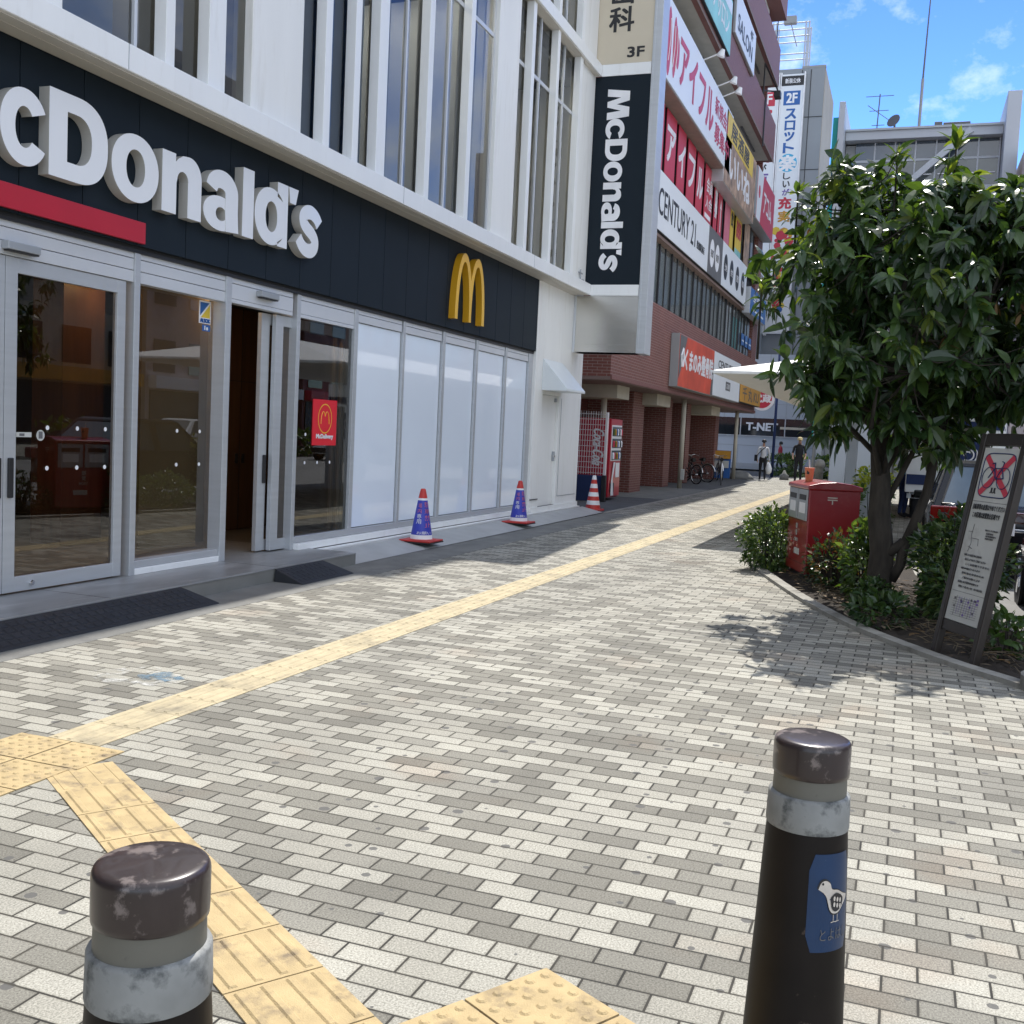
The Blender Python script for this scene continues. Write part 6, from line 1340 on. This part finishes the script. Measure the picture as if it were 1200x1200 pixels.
# ================================================================== people
def person(label, x, y, rz, mats, walk=0., arms=((.28, .1), (.28, .1)), h=1.68, elbow=(.1, .1), group=None, lean=0.0, long_sleeve=False):
    """one continuous skinned body; joints in metres for a 1.70 m figure"""
    J = {}; E = []; RAD = {}; TAGS = {}
    def j(n, p, r): J[n] = Vector(p); RAD[n] = r
    j('pelvis', (0, 0, .95), .125); j('waist', (lean*.1, 0, 1.08), .120); j('chest', (lean*.25, 0, 1.28), .145); j('collar', (lean*.4, 0, 1.42), .09); j('neck', (lean*.45, 0, 1.49), .052); j('jaw', (lean*.5+.03, 0, 1.555), .068); j('skull', (lean*.5+.01, 0, 1.63), .088); j('crown_top', (lean*.5-.01, 0, 1.70), .045); j('nose', (lean*.5+.105, 0, 1.60), .014)
    for a, b, t in (('pelvis', 'waist', 'top'), ('waist', 'chest', 'top'), ('chest', 'collar', 'top'), ('collar', 'neck', 'skin'), ('neck', 'jaw', 'skin'), ('jaw', 'skull', 'skin'), ('skull', 'crown_top', 'hair'), ('skull', 'nose', 'skin')): E.append((a, b, t))
    for k, s in enumerate((1, -1)):
        n = 'lr'[k]; st = walk*s
        j(n+'hip', (.0, .09*s, .90), .10); j(n+'knee', (.20*st+.03, .10*s, .50), .065); j(n+'ankle', (.34*st-.05*abs(st)-.02, .10*s, .09+(.05 if st < 0 else 0)), .045); j(n+'toe', (.34*st+.17, .11*s, .035+(.02 if st < 0 else 0)), .035)
        E.extend([('pelvis', n+'hip', 'leg'), (n+'hip', n+'knee', 'leg'), (n+'knee', n+'ankle', 'leg'), (n+'ankle', n+'toe', 'shoe')])
        out, fw = arms[k]; sh = Vector((lean*.35, .185*s, 1.40)); el = sh+Vector((fw*.28, out*.16*s, -.28)); wr = el+Vector((fw*.25+elbow[k]*.24, -.02*s, -.24+elbow[k]*.2))
        j(n+'shoulder', sh, .062); j(n+'elbow', el, .045); j(n+'wrist', wr, .030); hd = (wr-el).normalized(); j(n+'palm', wr+hd*.07, .034)
        E.extend([('collar', n+'shoulder', 'top'), (n+'shoulder', n+'elbow', 'top'), (n+'elbow', n+'wrist', 'top' if long_sleeve else 'skin'), (n+'wrist', n+'palm', 'skin')])
        for f in range(4): j(n+'f%d' % f, wr+hd*(.155-.012*abs(f-1.4))+Vector((.034-.022*f, .0, -.004*f)), .0085); E.append((n+'palm', n+'f%d' % f, 'skin'))
        j(n+'thumb', wr+hd*.09+Vector((.05, -.01*s, 0)), .0095); E.append((n+'wrist', n+'thumb', 'skin'))
    names = list(J); me = bpy.data.meshes.new('person'); me.from_pydata([J[n] for n in names], [(names.index(a), names.index(b)) for a, b, _ in E], [])
    o = bpy.data.objects.new('person', me); col.objects.link(o)
    sk = o.modifiers.new('skin', 'SKIN'); sk.use_smooth_shade = True; sb = o.modifiers.new('sub', 'SUBSURF'); sb.levels = sb.render_levels = 1
    for i, n in enumerate(names):
        v = me.skin_vertices[0].data[i]; v.radius = (RAD[n], RAD[n]*(1.3 if n in ('chest', 'waist', 'pelvis') else 1)); v.use_root = n == 'pelvis'
    ev = o.evaluated_get(bpy.context.evaluated_depsgraph_get()); m2 = bpy.data.meshes.new_from_object(ev); bpy.data.objects.remove(o)
    slot = {'top': 0, 'leg': 1, 'skin': 2, 'hair': 3, 'shoe': 4}
    for k in ('top', 'leg', 'skin', 'hair', 'shoe'): m2.materials.append(M[mats[k]])
    segs = [(J[a], J[b], t) for a, b, t in E]
    for p in m2.polygons:
        c = p.center; best = min(segs, key=lambda s: (c-(s[0]+(s[1]-s[0])*max(0, min(1, (c-s[0]).dot(s[1]-s[0])/max(1e-9, (s[1]-s[0]).length_squared))))).length); p.material_index = slot[best[2]]; p.use_smooth = True
    ob = bpy.data.objects.new('person', m2); col.objects.link(ob); s = h/1.74; ob.location = (x, y, .0); ob.rotation_euler = (0, 0, rz); ob.scale = (s, s, s); tag(ob, label, 'person', group)
    hs = J['skull']
    def child(nm, mb):
        c = mb.build(nm, ob, smooth=True, base=(0, 0, 0)); return c
    q = MB()
    if mats.get('hat'):
        q.lathe([(.105, -.01), (.106, .03), (.09, .085), (.05, .115), (.0, .12)], tuple(hs+Vector((-.01, 0, .03))), mats['hat'], 18, cap=False); q.ext([(.06, -.08), (.17, -.06), (.19, 0), (.17, .06), (.06, .08)], tuple(hs+Vector((0, 0, .025))), X_, Y_, Z_, .012, mats['hat']); child('cap', q)
    else:
        q.lathe([(.098, -.06), (.104, .0), (.095, .06), (.06, .10), (.0, .115)], tuple(hs+Vector((-.022, 0, .01))), mats['hair'], 18, cap=False); child('hair', q)
    return ob
p1 = person('person in pale shirt and dark trousers walking away with a shoulder bag', 44.9, 5.55, R(8), dict(top='cloth_w', leg='cloth_k', skin='skin', hair='hair', shoe='cloth_k', hat='hair'), walk=.32, arms=((.5, -.15), (.5, .15)), lean=.08, long_sleeve=True, h=1.66)
p2 = person('person in black shirt and cream cap facing the post box', 45.4, 4.17, R(185), dict(top='cloth_k', leg='cloth_k', skin='skin', hair='hair', shoe='cloth_k', hat='cap_y'), arms=((.4, .25), (.4, .25)), elbow=(.5, .5), h=1.82)
p3 = person('person in a red shirt and black trousers striding left', 57.5, 6.25, R(95), dict(top='cloth_r', leg='cloth_k', skin='skin', hair='hair', shoe='cloth_k'), walk=.5, arms=((.3, .3), (.3, -.3)), h=1.66)
p4 = person('person in blue work clothes and white cap reaching out behind the tree', 26.0, .02, R(-120), dict(top='cloth_b', leg='cloth_n', skin='skin', hair='hair', shoe='cloth_k', hat='cap_w'), arms=((.3, .9), (.3, .8)), elbow=(.7, .9), lean=.25, h=1.68)
q = MB(); q.tube([(44.9, 5.33, .78), (44.9, 5.32, .66), (44.9, 5.31, .50), (44.9, 5.31, .36), (44.9, 5.31, .28)], [.02, .09, .14, .13, .05], 'bag', 12); tag(q.build('plastic_bag', smooth=True), 'white plastic bag carried by the walking person', 'bag')
q = MB(); q.obox((44.85, 5.83, .92), (1, 0, 0), (0, 0, 1), (0, 1, 0), .14, .13, .06, 'cloth_k'); q.tube([(44.78, 5.80, 1.02), (44.76, 5.6, 1.25), (44.82, 5.45, 1.40)], .018, 'cloth_k', 6); tag(q.build('shoulder_bag', bevel=.02), 'dark shoulder bag slung across the pale shirt', 'bag')

# ================================================================== vehicles
def car(label, x, y, rz, paint, L_=4.4, W_=1.7, H_=1.42, group=None, boxy=0.):
    t = thing('parked_car', label, 'car', (x, y, -.10), group); ca, sa = math.cos(rz), math.sin(rz)
    def P(a, b, c): return (x+a*ca-b*sa, y+a*sa+b*ca, c-.10)
    hw = W_/2; hl = L_/2
    # lower body: rings of a rounded cross-section swept from tail (-) to nose (+)
    st = [(-hl, .72, .42, .80), (-hl+.06, .90, .30, .94), (-hl+.35, .98, .24, 1.0), (-hl+.9, 1.0, .22, 1.0), (-.3, 1.0, .20, .98), (.6, 1.0, .20, .96), (hl-1.2, 1.0, .22, .93), (hl-.5, .97, .24, .83), (hl-.1, .86, .28, .70), (hl, .70, .36, .60)]
    q = MB(); V = []; n = 12
    for a, wf, z0, z1 in st:
        w_ = hw*wf; zc, hh = (z0+z1)/2, (z1-z0)/2
        for k in range(n): s = 2*math.pi*k/n+math.pi/n; V.append(P(a, w_*math.copysign(abs(math.cos(s))**.35, math.cos(s)), zc+hh*math.copysign(abs(math.sin(s))**.45, math.sin(s))))
    F = [(i*n+k, i*n+(k+1) % n, (i+1)*n+(k+1) % n, (i+1)*n+k) for i in range(len(st)-1) for k in range(n)]+[list(range(n-1, -1, -1)), [(len(st)-1)*n+k for k in range(n)]]
    q.add(V, F, paint); q.build('body', t, smooth=True)
    # cabin
    zb, zt = .93, H_; A = (-hl+.32-.2*boxy, -hl+1.0-.5*boxy, .35+.2*boxy, 1.05+.15*boxy)
    q = MB(); wb, wt = hw*.94, hw*.74
    roof = [P(A[1], -wt, zt-.02), P(A[2], -wt, zt-.02), P(A[2], wt, zt-.02), P(A[1], wt, zt-.02)]
    top = [P(A[1]+.1, -wt+.1, zt+.02), P(A[2]-.1, -wt+.1, zt+.02), P(A[2]-.1, wt-.1, zt+.02), P(A[1]+.1, wt-.1, zt+.02)]
    base = [P(A[0], -wb, zb), P(A[3], -wb, zb), P(A[3], wb, zb), P(A[0], wb, zb)]
    q.add(roof+top+base, [(4, 5, 6, 7), (0, 1, 5, 4), (1, 2, 6, 5), (2, 3, 7, 6), (3, 0, 4, 7), (8, 9, 1, 0), (9, 10, 2, 1), (10, 11, 3, 2), (11, 8, 0, 3)], paint); q.build('cabin', t, .015)
    B, Rf = [Vector(p) for p in base], [Vector(p) for p in roof]
    def win(a, b, c, d, i0, nm):
        cn_ = (a+b+c+d)/4; nn = (b-a).cross(d-a).normalized(); ctr = Vector(P((A[0]+A[3])/2, 0, 1.1))
        if nn.dot(cn_-ctr) < 0: nn = -nn
        pts_ = [cn_+(p-cn_)*i0+nn*.008 for p in (a, b, c, d)]; q = MB(); q.add(pts_, [(0, 1, 2, 3)], 'car_glass'); q.build(nm, t)
        q = MB()
        for u, v_ in zip(pts_, pts_[1:]+pts_[:1]): q.tube([u, v_], .012, 'black', 5)
        q.build('window_seal', t)
    win(B[3], B[0], Rf[0], Rf[3], .86, 'rear_window'); win(B[1], B[2], Rf[2], Rf[1], .88, 'windscreen')
    for (b0, b1, r0, r1) in ((B[0], B[1], Rf[0], Rf[1]), (B[3], B[2], Rf[3], Rf[2])):
        win(b0.lerp(b1, .06), b0.lerp(b1, .48), r0.lerp(r1, .47), r0.lerp(r1, .02), .88, 'side_window'); win(b0.lerp(b1, .5), b0.lerp(b1, .93), r0.lerp(r1, .97), r0.lerp(r1, .5), .88, 'side_window')
    for a in (-hl+.78, hl-.85):
        for s in (-1, 1):
            q = MB(); ax = (-sa*s, ca*s, 0); c = P(a, s*(hw-.19), .31); q.lathe([(.20, 0), (.30, .01), (.315, .04), (.315, .17), (.295, .195), (.22, .20)], c, 'rubber', 24, ax, cap=False); wh = q.build('tyre', t, smooth=True)
            q = MB(); q.lathe([(.225, .185), (.20, .165), (.05, .175), (.0, .18)], c, 'chrome', 20, ax, cap=False)
            for k in range(5): an = 2*math.pi*k/5; u = Vector((ca, sa, 0))*math.cos(an)+Z_*math.sin(an); q.tube([Vector(c)+Vector(ax)*.19+u*.04, Vector(c)+Vector(ax)*.19+u*.2], .022, 'chrome', 5)
            q.build('rim', wh)
            q = MB(); q.lathe([(.345, .175), (.35, .205), (.33, .207), (.0, .16)], c, 'black', 24, ax, cap=False); q.build('wheel_arch', t)
    for s in (-1, 1):
        q = MB(); q.obox(P(-hl+.03, s*hw*.66, .86), (-sa, ca, 0), Z_, (ca, sa, 0), .27, .095, .05, 'tail'); q.build('tail_lamp', t, .02)
        q = MB(); q.obox(P(hl-.09, s*hw*.62, .66), (-sa, ca, 0), Z_, (ca, sa, 0), .2, .06, .06, 'pane_blue'); q.build('headlight', t, .02)
        q = MB(); q.obox(P(.75, s*(hw+.08), .98), (-sa, ca, 0), Z_, (ca, sa, 0), .09, .06, .05, paint); q.build('mirror', t, .02)
    q = MB(); q.obox(P(-hl-.005, 0, .72), (-sa, ca, 0), Z_, (ca, sa, 0), .17, .085, .02, 'ink_w'); q.build('number_plate', t, .004)
    q = MB(); q.obox(P(-hl+.02, 0, .70), (-sa, ca, 0), Z_, (ca, sa, 0), .42, .022, .03, 'chrome'); q.build('boot_trim', t, .008); q = MB(); q.obox(P(-hl+.03, 0, .44), (-sa, ca, 0), Z_, (ca, sa, 0), hw*.84, .10, .05, paint); q.build('rear_bumper', t, .02); q = MB(); q.obox(P(hl-.05, 0, .44), (-sa, ca, 0), Z_, (ca, sa, 0), hw*.8, .11, .06, 'black'); q.build('front_bumper', t, .02)
    return t
car('dark car seen from behind with red tail lamps and a sky blue rear window', 16.9, -1.16, R(0), 'car_dark', H_=1.52)
car('maroon car at the right edge with only its front wheel in view', 11.72, -2.12, R(0), 'car_red')
# lorry with open white rear
lt = thing('box_lorry', 'white delivery lorry with navy panels and a round white emblem', 'lorry', (28, -1.1, -.1))
q = MB(); q.box(25.0, 30.2, -1.95, .0, .62, 2.55, 'car_white'); q.build('cargo_box', lt, .03)
q = MB(); q.box(24.96, 24.998, -1.55, -.75, 1.12, 1.80, 'cloth_n'); q.box(24.96, 24.998, -.55, -.02, .80, 1.02, 'cloth_n'); q.box(24.965, 24.998, -1.9, -.1, 2.05, 2.22, 'cloth_n'); q.build('navy_panel', lt)
q = MB(); c0_ = (24.95, -1.22, 1.5)
for k, (a0, a1, rr, wd_) in enumerate(((20, 330, .19, .03), (60, 300, .12, .028), (-20, 140, .07, .03))):
    q.tube([(c0_[0], c0_[1]+rr*math.cos(R(a0+(a1-a0)*i/16)), c0_[2]+rr*math.sin(R(a0+(a1-a0)*i/16))) for i in range(17)], wd_*.6, 'ink_w', 5)
text(q, 'SERVICE', (24.957, -.78, 1.22), -Y_, Z_, -X_, .32, .06, 'ink_w', .1); q.build('round_emblem', lt)
q = MB(); q.box(24.95, 24.999, -.62, -.58, .66, 2.5, 'grey_metal'); q.box(24.94, 24.999, -.60, -.50, 1.3, 1.34, 'chrome'); q.box(24.9, 25.0, -1.9, -.05, .5, .6, 'grey_metal'); q.build('door_bar', lt)
q = MB(); q.box(30.3, 31.9, -1.9, -.05, .45, 2.1, 'car_white'); q.build('cab', lt, .1)
q = MB(); q.box(31.6, 31.93, -1.75, -.2, 1.25, 1.95, 'car_glass'); q.build('windscreen', lt, .02)
for x in (26.3, 31.2):
    for y, s in ((-.25, 1), (-1.7, -1)):
        q = MB(); q.lathe([(.2, -.1), (.36, -.09), (.38, 0), (.36, .1), (.2, .11)], (x, y, .28), 'rubber', 20, (0, s, 0)); q.build('wheel', lt, smooth=True)
for y in (-1.7, -.25): q = MB(); q.box(24.9, 24.95, y-.12, y+.12, .5, .6, 'tail'); q.build('tail_lamp', lt, .01)
car('white patrol car across the street, mirrored in the shop glass', 31.5, -11.2, R(180), 'car_white', 4.5, 1.75, 1.5, boxy=.6)
car('pale van-like car across the street, mirrored in the glass beside the sticker', 42.0, -10.5, R(180), 'car_white', 4.6, 1.8, 1.75, boxy=1)
bush((36, -13.9, .5), 9, .6, .6, 2600, 'long hedge across the street, mirrored in the shop glass', ['bush', 'leaf_m'], .3, 14, 'hedge', .4, twig=0)
